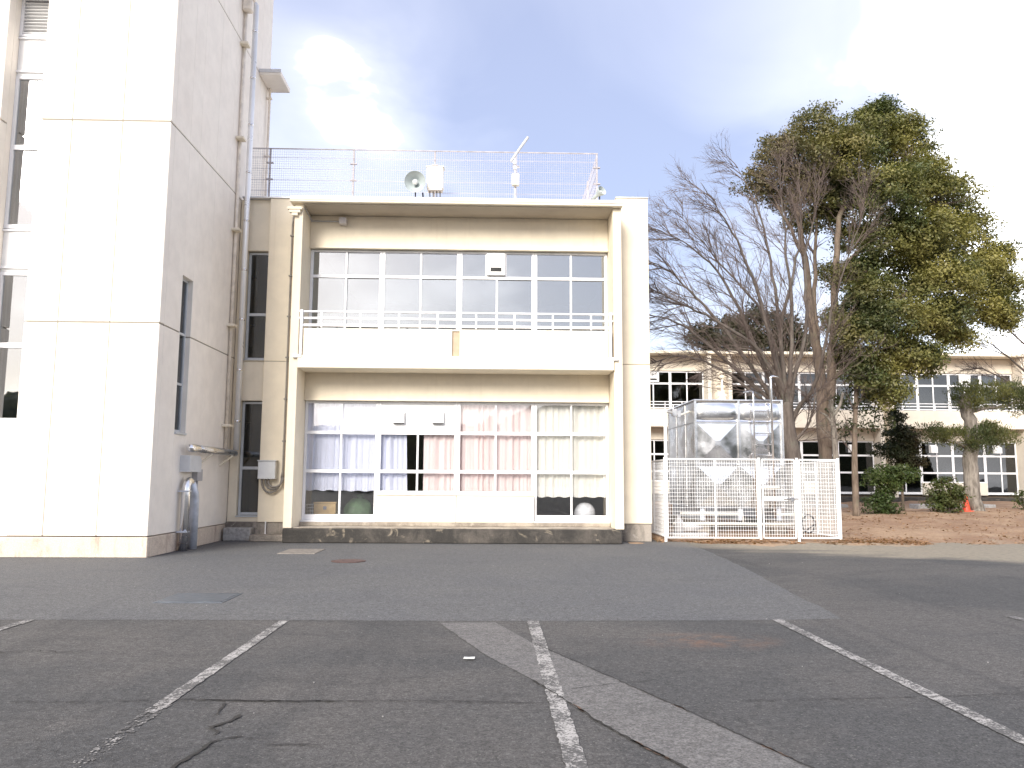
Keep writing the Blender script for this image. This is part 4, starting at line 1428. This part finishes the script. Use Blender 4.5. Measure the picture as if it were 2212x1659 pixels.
piece('wall', 'interior_wall', 3.2, 38.0, 50.8, 51.0, 0.2, G+7.9, FB)
for x in (3.2, 12.1, 21.1, 29.1, 37.8):
    piece('wall', 'interior_wall', x, x+0.15, YW2+0.42, 50.8, 0.2, G+7.88, FB)
piece('floor_slab', 'interior_wall', 3.2, 38.0, YW2+0.26, 50.8, G+3.97, G+4.24, FB)
piece('floor_slab', 'floor_wood', 3.2, 38.0, YW2+0.31, 50.8, G+0.2, G+0.40, FB)
ct = curtain(27.15, 28.5, G+4.4, G+7.0, YW2+0.35, 'curtain_white', 'white curtain in an upper window of the far school wing', 31, 0.06, fold=0.25)
ct['group'] = 'curtains in the far wing'

# ------------------------------------------------------------------ vegetation
def tri_mesh(name, V, Fq, tint, mat):
    me = bpy.data.meshes.new(name)
    n = len(Fq)
    me.vertices.add(len(V)); me.vertices.foreach_set('co', V.astype(np.float32).ravel())
    me.loops.add(n*4); me.loops.foreach_set('vertex_index', Fq.astype(np.int32).ravel())
    me.polygons.add(n)
    me.polygons.foreach_set('loop_start', np.arange(0, n*4, 4, dtype=np.int32))
    me.update(calc_edges=True)
    at = me.color_attributes.new('tint', 'FLOAT_COLOR', 'POINT')
    at.data.foreach_set('color', tint.astype(np.float32).ravel())
    me.materials.append(MATS[mat])
    me.validate()
    return me


def rand_dirs(rs, n):
    v = rs.normal(size=(n, 3))
    return v/np.linalg.norm(v, axis=1, keepdims=True)


def foliage(name, blobs, parent, mat, seed, density=9.0, per=22, clump=0.20, leaf=0.13, wid=0.5, light=None, brown=None, inner=0.55, upbias=0.25, needle=False):
    """leaf-sized faces gathered in clumps through the volume of each bough"""
    rs = np.random.RandomState(seed)
    P = []; O = []; T0 = []
    for bi, b in enumerate(blobs):
        c = np.array(b[0]); rad = np.array(b[1])
        nc = int(density*4*math.pi*(rad[0]*rad[2])) + 6
        d = rand_dirs(rs, nc)
        d[:, 2] += upbias; d /= np.linalg.norm(d, axis=1, keepdims=True)
        rr = inner+(1.08-inner)*rs.rand(nc)**0.6
        lob = 1+0.16*np.sin(d[:, 0]*7+bi)+0.14*np.sin(d[:, 2]*9+bi*2.1)+0.10*np.sin(d[:, 1]*11+bi)
        pc = c+d*rad*(rr*lob)[:, None]
        lt = (light(pc) if light is not None else np.full(nc, 0.4)) + rs.normal(0, 0.10, nc)
        br = (brown(pc) if brown is not None else np.full(nc, 0.08)) + rs.normal(0, 0.10, nc)
        k = rs.randint(int(per*0.6), int(per*1.4)+1, nc)
        ix = np.repeat(np.arange(nc), k)
        off = np.clip(rs.normal(size=(len(ix), 3)), -1.6, 1.6)*clump*np.array([1, 1, 0.62])
        P.append(pc[ix]+off); O.append(d[ix])
        T0.append(np.stack([lt[ix]+rs.normal(0, 0.06, len(ix)), br[ix]+rs.normal(0, 0.08, len(ix))], 1))
    P = np.concatenate(P); O = np.concatenate(O); T0 = np.clip(np.concatenate(T0), 0, 1)
    n = len(P)
    nrm = O*0.5+rand_dirs(rs, n)*0.75+np.array([0, 0, 0.45])
    nrm /= np.linalg.norm(nrm, axis=1, keepdims=True)
    a = np.cross(nrm, rand_dirs(rs, n)); a /= np.linalg.norm(a, axis=1, keepdims=True)
    if needle:
        a = a*0.5+np.array([0, 0, 0.7])+O*0.4; a /= np.linalg.norm(a, axis=1, keepdims=True)
    bb = np.cross(nrm, a); bb /= np.linalg.norm(bb, axis=1, keepdims=True)
    L = leaf*(0.6+0.8*rs.rand(n))[:, None]; W = L*wid
    V = np.stack([P-a*L/2, P+bb*W/2+nrm*L*0.06, P+a*L/2, P-bb*W/2+nrm*L*0.06], 1).reshape(-1, 3)
    base = np.array(wloc(parent))
    V = V-base
    Fq = np.arange(n*4).reshape(-1, 4)
    tint = np.ones((n*4, 4)); tint[:, :2] = np.repeat(T0, 4, axis=0)
    o = link(name, tri_mesh(name, V, Fq, tint, mat), tuple(base), parent)
    o['kind'] = 'stuff'
    return o


def smooth_path(pts, sub=4, wob=0.0, rs=None):
    P = [Vector(p) for p in pts]
    out = []
    for i in range(len(P)-1):
        p0 = P[max(i-1, 0)]; p1 = P[i]; p2 = P[i+1]; p3 = P[min(i+2, len(P)-1)]
        for k in range(sub):
            t = k/sub
            q = 0.5*((2*p1)+(p2-p0)*t+(2*p0-5*p1+4*p2-p3)*t*t+(3*p1-p0-3*p2+p3)*t**3)
            if wob and rs: q += Vector([rs.uniform(-wob, wob) for _ in range(3)])
            out.append(q)
    out.append(P[-1])
    return out


def limb(name, pts, r0, r1, parent, mat, n=8, wob=0.0, seed=0):
    P = smooth_path(pts, 5, wob, random.Random(seed))
    m = MB()
    m.tube(P, [r0+(r1-r0)*(i/(len(P)-1))**0.8 for i in range(len(P))], n)
    m.build(name, mat, parent, True)
    return P


# --- bare tree beside the tank
ZEL = [
 [(9.13, 25.0, 3.45), (7.77, 24.68, 5.44), (6.55, 24.36, 6.83), (5.49, 24.04, 7.76), (4.51, 23.72, 8.17)],
 [(9.14, 25.0, 3.74), (8.26, 25.24, 6.14), (7.48, 25.48, 8.01), (6.55, 25.72, 9.1), (5.5, 25.96, 9.75)],
 [(9.23, 25.0, 4.04), (8.48, 24.52, 6.59), (7.79, 24.04, 8.23), (7.0, 23.56, 9.4), (6.2, 23.08, 10.3)],
 [(9.3, 25.0, 4.18), (9.28, 25.52, 6.81), (9.23, 26.04, 9.12), (9.0, 26.56, 10.9), (8.6, 27.08, 12.4)],
 [(9.38, 25.0, 4.33), (9.46, 24.8, 6.66), (9.3, 24.6, 8.41), (9.15, 24.4, 9.9), (9.0, 24.2, 11.4)],
 [(9.45, 25.0, 4.18), (10.12, 25.36, 6.48), (10.34, 25.72, 8.73), (10.88, 26.08, 10.4), (11.05, 26.44, 12.0)],
 [(9.14, 25.0, 3.6), (7.73, 25.08, 4.91), (6.45, 25.16, 6.1), (5.59, 25.24, 6.56), (4.79, 25.32, 6.72)],
 [(9.13, 25.0, 3.45), (7.11, 24.47, 4.83), (5.84, 23.93, 5.16), (4.61, 23.4, 4.86)],
 [(9.5, 25.0, 3.45), (9.99, 24.48, 4.42), (10.27, 23.96, 6.21), (10.7, 23.44, 8.1), (11.08, 22.92, 9.52)],
 [(9.29, 25.0, 3.89), (9.08, 25.64, 6.22), (8.64, 26.28, 7.59), (7.5, 26.92, 9.3), (6.5, 27.56, 11.0)],
 [(9.22, 25.0, 3.89), (8.25, 24.36, 5.4), (6.65, 23.72, 6.27), (5.39, 23.08, 6.68), (4.39, 22.44, 6.93)],
 [(9.32, 25.0, 2.58), (9.75, 24.68, 3.07), (10.0, 24.36, 4.12), (10.42, 24.04, 5.37)],
 [(9.3, 25.0, 4.18), (9.26, 25.08, 6.42), (9.82, 25.16, 8.57), (10.08, 25.24, 10.0), (10.01, 25.32, 11.2)],
]


def twigs(m, path, rs, level, length, rad, count, start=0.25):
    n = len(path)
    for _ in range(count):
        t = start+(1-start)*rs.random()**0.9
        i = min(int(t*(n-1)), n-2)
        p = path[i].lerp(path[i+1], t*(n-1)-i)
        d = (path[i+1]-path[i]).normalized()
        side = Vector((rs.gauss(-0.15, 1), rs.gauss(0, 0.8), rs.gauss(-0.05, 0.9)))
        side = (side - d*side.dot(d)).normalized()
        ang = math.radians(rs.uniform(17, 42))
        dd = (d*math.cos(ang)+side*math.sin(ang)).normalized()
        L = length*rs.uniform(0.5, 1.2)*(1.2-0.65*t)
        q = [p]; k = 4 if level < 2 else 3
        for s in range(k):
            dd = (dd+Vector((rs.gauss(-0.02, 0.075), rs.gauss(0, 0.075), rs.gauss(0.02, 0.07)))).normalized()
            q.append(q[-1]+dd*L/k)
        r0 = rad*rs.uniform(0.7, 1.1)
        m.tube(q, [r0*(1-0.75*s/k) for s in range(k+1)], 5 if level == 0 else 3, False)
        if level < 2:
            twigs(m, q, rs, level+1, length*0.48, rad*0.52, (8, 5)[level], 0.2)


Zt = thing('bare_tree', (9.42, 25.0, 0.3), 'bare leafless spreading tree standing behind the water tank', 'tree')
limb('trunk', [(9.45, 25.0, 0.2), (9.42, 25.0, 1.15), (9.41, 25.0, 2.15), (9.29, 25.0, 3.02), (9.26, 25.0, 3.9)], 0.34, 0.21, Zt, 'bark_grey', 12)
rs_ = random.Random(77)
mt = MB()
for i, l in enumerate(ZEL):
    P = limb('limb', [(9.36, 25.0, max(2.4, l[0][2]-0.9))]+l, 0.105 if i not in (7, 11) else 0.08, 0.007, Zt, 'bark_grey', 7, 0.035, i)
    twigs(mt, P, rs_, 0, 2.1 if i not in (7, 11) else 1.6, 0.018, 30 if i in (0, 1, 6, 9, 10) else 16, 0.18)
mt.build('twigs', 'bark_twig', Zt, kind='stuff')

Z2 = thing('bare_tree', (24.2, 33.5, 0.3), 'thin bare twigs of another leafless tree at the right edge of the view', 'tree')
limb('trunk', [(24.2, 33.5, 0.2), (24.1, 33.5, 2.5), (24.2, 33.5, 4.5)], 0.22, 0.14, Z2, 'bark_grey', 9)
rs_ = random.Random(31); mt = MB()
for i, l in enumerate(([(24.15, 33.5, 3.6), (23.0, 33.3, 5.6), (21.6, 33.1, 6.9), (20.3, 33.0, 7.6)], [(24.15, 33.5, 4.2), (23.4, 33.7, 6.6), (22.2, 33.8, 8.2), (21.2, 33.8, 9.0)],
                       [(24.2, 33.5, 4.3), (24.4, 33.5, 7.0), (24.6, 33.5, 9.6)], [(24.2, 33.5, 4.2), (25.4, 33.5, 6.4), (26.8, 33.5, 8.6)], [(24.15, 33.5, 3.2), (22.8, 33.2, 4.9), (21.2, 33.0, 5.9), (20.4, 32.9, 6.2)])):
    P = limb('limb', l, 0.09, 0.008, Z2, 'bark_grey', 6, 0.03, 60+i)
    twigs(mt, P, rs_, 0, 1.6, 0.016, 12, 0.3)
mt.build('twigs', 'bark_twig', Z2, kind='stuff')

# --- big evergreen
EV = thing('evergreen_tree', (11.5, 27.5, 0.3), 'large evergreen tree with dense olive green crown behind the mesh fence', 'tree')
EVER = [((13.68, 27.5, 13.9), .98), ((11.57, 27.5, 13.95), .87), ((10.22, 26.9, 12.81), .80), ((9.49, 27.5, 12.01), .66), ((12.27, 26.54, 12.69), 1.01),
 ((15.07, 28.1, 13.56), .97), ((14.9, 26.66, 11.86), .95), ((16.55, 27.86, 11.65), .88), ((13.5, 26.06, 11.12), 1.08), ((13.44, 28.46, 11.9), .98),
 ((11.89, 28.22, 12.5), .78), ((10.7, 28.1, 11.64), .61), ((17.27, 27.98, 10.48), .84), ((14.91, 26.3, 9.76), 1.09), ((13.78, 26.78, 9.65), 1.01),
 ((13.28, 28.46, 10.32), .69), ((17.33, 27.74, 8.87), .89), ((18.46, 28.1, 8.55), .68), ((15.45, 26.3, 8.08), 1.0), ((14.95, 27.86, 8.71), .90),
 ((17.58, 27.74, 7.61), .76), ((12.73, 26.3, 7.64), .75), ((13.52, 26.06, 6.81), .90), ((16.05, 27.74, 7.09), .83), ((12.51, 26.3, 6.3), .83),
 ((14.15, 26.78, 5.76), .85), ((16.37, 27.5, 6.39), .57), ((12.79, 26.66, 5.18), .77), ((13.49, 27.02, 4.51), .65), ((12.17, 27.98, 7.18), .48),
 ((12.37, 27.74, 5.73), .51), ((13.88, 27.5, 14.6), .60), ((15.1, 27.74, 14.29), .57), ((11.23, 28.22, 10.82), .49), ((12.31, 28.34, 11.05), .55),
 ((13.31, 28.1, 8.92), .55), ((12.12, 28.1, 8.9), .42), ((16.0, 28.3, 9.9), .9), ((15.9, 28.6, 12.6), .8), ((14.3, 28.8, 7.6), .7),
 ((10.9, 27.6, 12.1), .80), ((12.05, 27.8, 11.6), .75), ((12.2, 27.6, 13.3), .85), ((12.85, 27.2, 8.6), .80), ((12.6, 27.0, 7.0), .75), ((18.4, 27.9, 7.4), .65), ((18.05, 27.9, 9.5), .70), ((10.3, 27.8, 13.3), .6), ((15.2, 26.6, 7.0), .8), ((15.0, 27.2, 5.6), .6)]
STEMS = [
 [(11.5, 27.5, 0.2), (11.47, 27.5, 1.05), (11.45, 27.5, 3.18), (11.4, 27.5, 5.28), (11.18, 27.5, 7.07), (11.03, 27.5, 9.23), (10.8, 27.5, 11.09), (10.35, 27.5, 12.63)],
 [(11.5, 27.5, 2.6), (11.66, 27.5, 3.66), (11.87, 27.5, 5.93), (12.11, 27.5, 8.58), (12.36, 27.5, 10.77), (13.03, 27.5, 12.67), (13.78, 27.5, 14.25)],
 [(11.88, 27.5, 6.26), (12.49, 27.3, 7.92), (13.38, 27.1, 9.26), (14.28, 27.0, 10.63), (14.87, 27.0, 12.35)],
 [(11.9, 27.5, 5.61), (12.95, 27.5, 7.09), (14.47, 27.5, 7.94), (16.18, 27.6, 8.8), (17.21, 27.8, 9.32)],
 [(11.79, 27.5, 4.95), (12.72, 27.3, 5.61), (14.06, 27.1, 6.28), (15.75, 27.3, 7.12)],
 [(11.4, 27.5, 5.28), (11.41, 27.7, 7.74), (11.66, 28.0, 9.92), (11.83, 28.1, 11.96)],
 [(11.03, 27.5, 9.23), (10.45, 27.5, 10.58), (9.82, 27.5, 11.76)],
 [(12.11, 27.5, 8.58), (13.24, 27.3, 9.77), (15.31, 27.2, 11.16), (16.33, 27.6, 11.34)],
]
RADS = [(0.30, 0.05), (0.22, 0.04), (0.12, 0.03), (0.13, 0.03), (0.11, 0.03), (0.12, 0.03), (0.08, 0.02), (0.10, 0.03)]
mt = MB(); rs_ = random.Random(5)
for i, (l, (a, b)) in enumerate(zip(STEMS, RADS)):
    P = limb('trunk' if i == 0 else 'limb', l, a, b, EV, 'bark_brown', 10, 0.03, 40+i)
    twigs(mt, P, rs_, 1, 1.7, 0.03, 12, 0.45)
mt.build('twigs', 'bark_twig', EV, kind='stuff')


def ever_light(p):  # sunlit look of the crown's clumps painted into the leaf tint
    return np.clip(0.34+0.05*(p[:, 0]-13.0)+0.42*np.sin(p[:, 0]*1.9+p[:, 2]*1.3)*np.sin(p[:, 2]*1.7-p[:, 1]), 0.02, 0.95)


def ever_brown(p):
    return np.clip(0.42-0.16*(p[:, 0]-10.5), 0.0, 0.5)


dense = [b for b in EVER if b[0][0] > 12.2]
thin = [b for b in EVER if b[0][0] <= 12.2]
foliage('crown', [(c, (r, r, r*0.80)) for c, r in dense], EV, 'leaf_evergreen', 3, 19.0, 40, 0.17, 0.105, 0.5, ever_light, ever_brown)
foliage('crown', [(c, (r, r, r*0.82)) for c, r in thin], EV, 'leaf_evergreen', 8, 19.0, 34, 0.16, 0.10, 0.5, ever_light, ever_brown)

# --- slender dark tree in front of it
SL = thing('slender_tree', (11.53, 26.0, 0.3), 'slender dark tree with thin trunk beside the mesh fence', 'tree')
P = limb('trunk', [(12.25, 27.0, 0.2), (12.27, 27.0, 2.1), (12.36, 27.0, 3.6), (12.5, 27.0, 5.2)], 0.13, 0.06, SL, 'bark_brown', 8)
mt = MB(); rs_ = random.Random(15); twigs(mt, P, rs_, 1, 1.5, 0.025, 16, 0.35)
mt.build('twigs', 'bark_twig', SL, kind='stuff')
foliage('crown', [((12.5, 27.3, 4.2), (.6, .6, .45)), ((13.2, 27.3, 3.6), (.55, .5, .4)), ((12.2, 27.3, 3.2), (.4, .4, .3)), ((13.0, 27.3, 4.6), (.55, .5, .45)), ((11.8, 27.3, 4.0), (.35, .4, .3))],
        SL, 'leaf_dark', 9, 7.0, 16, 0.15, 0.12, 0.5)
# pruned pale stump tree
PR = thing('pruned_tree', (11.2, 25.4, 0.3), 'pale pruned tree with cut branches in front of the evergreen trunk', 'tree')
limb('trunk', [(10.95, 25.4, 0.2), (10.95, 25.4, 2.4), (10.9, 25.4, 3.4), (10.86, 25.4, 4.05)], 0.11, 0.08, PR, 'bark_pine', 8, 0.02, 3)
limb('branch', [(10.9, 25.4, 3.5), (11.1, 25.3, 3.85), (11.22, 25.3, 4.25)], 0.06, 0.04, PR, 'bark_pine', 7)
limb('branch', [(10.92, 25.4, 3.1), (10.72, 25.4, 3.5), (10.5, 25.4, 3.62)], 0.05, 0.02, PR, 'bark_pine', 7)
mt = MB(); twigs(mt, [Vector((10.95, 25.4, 1.6)), Vector((10.95, 25.4, 2.6)), Vector((10.9, 25.4, 3.4))], random.Random(6), 1, 0.8, 0.018, 10, 0.1)
mt.build('twigs', 'bark_pine', PR, kind='stuff')

# --- cloud-pruned pine
PN = thing('cloud_pruned_pine', (18.1, 30.0, 0.25), 'cloud pruned pine with flat tiers of foliage and thick pale trunk', 'tree')
limb('trunk', [(18.22, 30.0, 0.1), (18.12, 30.0, 0.5), (18.02, 30.0, 1.13), (18.06, 30.0, 2.34), (18.18, 30.0, 3.38), (17.98, 30.0, 4.26), (18.0, 30.0, 4.7)], 0.34, 0.20, PN, 'bark_pine', 12, 0.03, 2)
for l in ([(18.1, 30, 4.1), (18.8, 29.9, 4.25), (19.4, 30, 4.3), (20.0, 30, 4.5)], [(18.1, 30, 2.7), (17.5, 29.9, 2.9), (16.8, 30, 3.15)], [(18.12, 30, 2.75), (18.7, 30.1, 3.0), (19.3, 30, 3.0)]):
    limb('branch', l, 0.09, 0.03, PN, 'bark_pine', 7, 0.02, 1)
pine_l = lambda p: np.clip(0.35+0.9*np.sin(p[:, 0]*2.1)*0.3+0.2*np.sin(p[:, 0]*5), 0, 1)
foliage('crown', [((18.02, 29.9, 4.66), (.60, .6, .50)), ((18.98, 29.9, 4.72), (.85, .75, .48)), ((19.95, 29.9, 4.58), (.78, .65, .50)), ((20.7, 30.0, 4.55), (.6, .6, .42))],
        PN, 'leaf_pine', 12, 26.0, 26, 0.12, 0.10, 0.26, pine_l, needle=True, inner=0.7)
foliage('crown', [((16.75, 30.0, 3.22), (.52, .45, .32)), ((17.72, 29.9, 3.12), (.85, .6, .38)), ((18.79, 29.9, 3.16), (.74, .6, .42)), ((19.32, 30.0, 3.08), (.48, .45, .24)), ((18.23, 29.8, 2.77), (.43, .35, .28)), ((18.72, 30.0, 3.5), (.38, .35, .2))],
        PN, 'leaf_pine', 13, 26.0, 26, 0.12, 0.10, 0.26, lambda p: np.clip(0.22+0.25*np.sin(p[:, 0]*3), 0, 1), needle=True, inner=0.7)

CF = thing('clipped_conifer', (15.9, 31.0, 0.3), 'dark reddish conifer in tiers between the shrub and the pine', 'tree')
limb('trunk', [(15.9, 31, 0.2), (15.9, 31, 2.0), (15.85, 31, 3.9)], 0.07, 0.02, CF, 'bark_brown', 7)
foliage('crown', [((15.79, 31.0, 3.88), (.26, .3, .42)), ((15.94, 31.0, 3.25), (.53, .5, .40)), ((15.72, 31.0, 2.62), (.75, .6, .42)), ((16.2, 31.0, 2.35), (.57, .5, .36)), ((16.11, 31.0, 2.98), (.50, .5, .40))],
        CF, 'leaf_dark', 14, 30.0, 24, 0.10, 0.12, 0.35, lambda p: np.full(len(p), 0.2), lambda p: np.clip(0.1+0.5*(p[:, 0]-15.6), 0, 0.6))
SH = thing('clipped_shrub', (13.9, 28.5, 0.2), 'green clipped shrub with layered top right of the mesh fence', 'shrub')
for l in ([(13.9, 28.5, 0.1), (14.0, 28.5, 0.8), (13.85, 28.5, 1.5)], [(13.95, 28.5, 0.2), (14.25, 28.5, 0.9), (14.55, 28.5, 1.6)]):
    limb('stem', l, 0.05, 0.02, SH, 'bark_grey', 6, 0.03, 4)
foliage('foliage', [((13.91, 28.5, 1.62), (.60, .5, .36)), ((14.58, 28.5, 1.7), (.60, .5, .34)), ((14.14, 28.5, 1.3), (.50, .45, .26))], SH, 'leaf_shrub', 15, 36.0, 24, 0.09, 0.09, 0.5, lambda p: np.full(len(p), 0.4))
foliage('foliage', [((13.61, 28.4, 0.56), (.46, .4, .36)), ((13.87, 28.4, 0.88), (.30, .3, .30)), ((14.0, 28.4, 0.45), (.35, .35, .28))], SH, 'leaf_shrub', 16, 28.0, 20, 0.10, 0.10, 0.45, lambda p: np.full(len(p), 0.2))
BU = thing('round_bush', (16.8, 29.5, 0.25), 'round green bush beside the red traffic cone', 'shrub')
mt = MB()
for k in range(7):
    a = k*0.9
    mt.tube([(16.8, 29.5, 0.2), (16.8+0.25*math.cos(a), 29.5+0.25*math.sin(a), 0.7), (16.8+0.4*math.cos(a), 29.5+0.4*math.sin(a), 1.2)], [0.02, 0.014, 0.005], 5)
mt.build('stems', 'bark_grey', BU)
foliage('foliage', [((16.79, 29.5, 1.13), (.56, .5, .42)), ((16.59, 29.5, 0.71), (.47, .45, .41)), ((17.03, 29.5, 0.79), (.44, .4, .37))], BU, 'leaf_shrub', 17, 28.0, 20, 0.10, 0.10, 0.5, lambda p: np.full(len(p), 0.45), lambda p: np.full(len(p), 0.22))
EB = thing('low_bush', (20.65, 31.0, 0.4), 'low dark bush on the mound at the right edge', 'shrub')
mt = MB()
for k in range(5):
    mt.tube([(20.7, 31, 0.3), (20.7+0.2*math.cos(k*1.3), 31+0.2*math.sin(k*1.3), 0.8)], 0.015, 5)
mt.build('stems', 'bark_grey', EB)
foliage('foliage', [((20.75, 31.0, 0.72), (.45, .45, .30)), ((21.2, 31.2, 0.75), (.5, .45, .34))], EB, 'leaf_shrub', 18, 15.0, 16, 0.10, 0.10, 0.5, lambda p: np.full(len(p), 0.3), lambda p: np.full(len(p), 0.2))
DT = thing('distant_tree', (18.5, 58.0, 0.0), 'dark tree rising behind the roof of the far school wing', 'tree')
limb('trunk', [(18.8, 58, 0), (18.7, 58, 6), (18.6, 58, 11.5)], 0.4, 0.15, DT, 'bark_brown', 8)
for l in ([(18.7, 58, 7), (17.5, 58, 10), (15.6, 58, 11.6)], [(18.7, 58, 8), (20.2, 58, 10.5), (21.7, 58, 12)]):
    limb('limb', l, 0.2, 0.06, DT, 'bark_brown', 7)
foliage('crown', [((15.38, 58.0, 11.84), (.93, .9, .85)), ((17.62, 58.0, 12.2), (1.66, 1.5, 1.15)), ((19.7, 58.0, 12.7), (2.0, 1.8, 1.25)), ((21.73, 58.0, 11.9), (1.5, 1.4, 1.2)), ((18.2, 58, 10.6), (3.4, 2.4, 1.3)), ((22.2, 58, 10.6), (1.6, 1.4, 1.0))],
        DT, 'leaf_far', 19, 5.0, 22, 0.30, 0.26, 0.5, lambda p: np.full(len(p), 0.35), lambda p: np.full(len(p), 0.25))

# --- traffic cone
CN = thing('traffic_cone', (17.72, 29.9, h_soil(17.72, 29.9)), 'red traffic cone standing on the soil beside the pine trunk', 'traffic cone')
zc = h_soil(17.72, 29.9)
m = MB()
m.box(17.53, 17.91, 29.71, 30.09, zc-0.01, zc+0.035, 0.012)
m.build('base_plate', 'cone_red', CN)
m = MB()
m.lathe((17.72, 29.9, zc+0.035), (0, 0, 1), [(0, 0.15), (0.02, 0.14), (0.60, 0.035), (0.62, 0.025), (0.62, 0.0)], 20)
m.build('cone_body', 'cone_red', CN, True)
# kerb stone slabs in front of the far wing
for i, (x0, x1, y0) in enumerate(((17.9, 21.2, 33.6), (13.0, 15.2, 34.2))):
    z = h_soil((x0+x1)/2, y0+0.4)
    tag(piece('stone_step', 'grey_stone', x0, x1, y0, y0+0.8, z-0.1, z+0.14, None, 0.03),
        ('pale grey stone step behind the pine trunk', 'pale grey stone step behind the clipped shrub')[i], 'stone step')

# --- leaf litter and grit
def litter():
    rs = np.random.RandomState(2)
    n = 12000
    x = rs.uniform(4.3, 24, n); y = 18.5+14*rs.rand(n)**1.6
    m_ = rs.rand(n) < 0.30
    y[m_] = 18.75+np.abs(rs.normal(0, 0.35, m_.sum())); x[m_] = rs.uniform(3.9, 10.5, m_.sum())
    keep = (np.sin(x*1.3+y*0.7)+np.sin(x*0.6-y*1.9)+rs.normal(0, 0.8, n)) > -0.4
    x, y = x[keep], y[keep]; n = len(x)
    z = np.array([h_soil(a, b) for a, b in zip(x, y)])+0.012
    P = np.stack([x, y, z], 1)
    th = rs.uniform(0, 6.28, n); L = rs.uniform(0.025, 0.06, n)[:, None]
    a = np.stack([np.cos(th), np.sin(th), rs.normal(0, 0.25, n)], 1); b = np.stack([-np.sin(th), np.cos(th), rs.normal(0, 0.25, n)], 1)
    V = np.stack([P-a*L, P+b*L*0.55, P+a*L, P-b*L*0.55], 1).reshape(-1, 3)
    t = np.ones((n*4, 4)); t[:, 0] = np.repeat(rs.rand(n), 4); t[:, 1] = np.repeat(rs.rand(n)*0.6, 4)
    o = link('fallen_leaves', tri_mesh('fallen_leaves', V, np.arange(n*4).reshape(-1, 4), t, 'leaf_litter'))
    tag(o, 'brown fallen leaves scattered over the soil bed', 'leaves', kind='stuff')
    m = MB(); rr = random.Random(8)
    for _ in range(40):
        x, y = rr.uniform(-6, 6), rr.uniform(3.6, 18)
        s = rr.uniform(0.002, 0.005)
        m.box(x-s, x+s, y-s*rr.uniform(0.6, 1.2), y+s, 0.001, 0.004+s, s*0.4)
    o = m.build('grit', 'grey_stone')
    tag(o, 'pale grit scattered over the asphalt yard', 'grit', kind='stuff')
    V = [(-0.205, 6.70, 0.016), (-0.115, 6.69, 0.018), (-0.112, 6.735, 0.022), (-0.16, 6.745, 0.017), (-0.20, 6.74, 0.020)]
    m = MB(); m.v = V+[(a, b, c+0.004) for a, b, c in V]; m.f = [[4, 3, 2, 1, 0], [5, 6, 7, 8, 9]]+[[i, (i+1) % 5, 5+(i+1) % 5, 5+i] for i in range(5)]
    o = m.build('paper_scrap', 'litter')
    tag(o, 'small white paper scrap lying on the asphalt', 'litter')


litter()
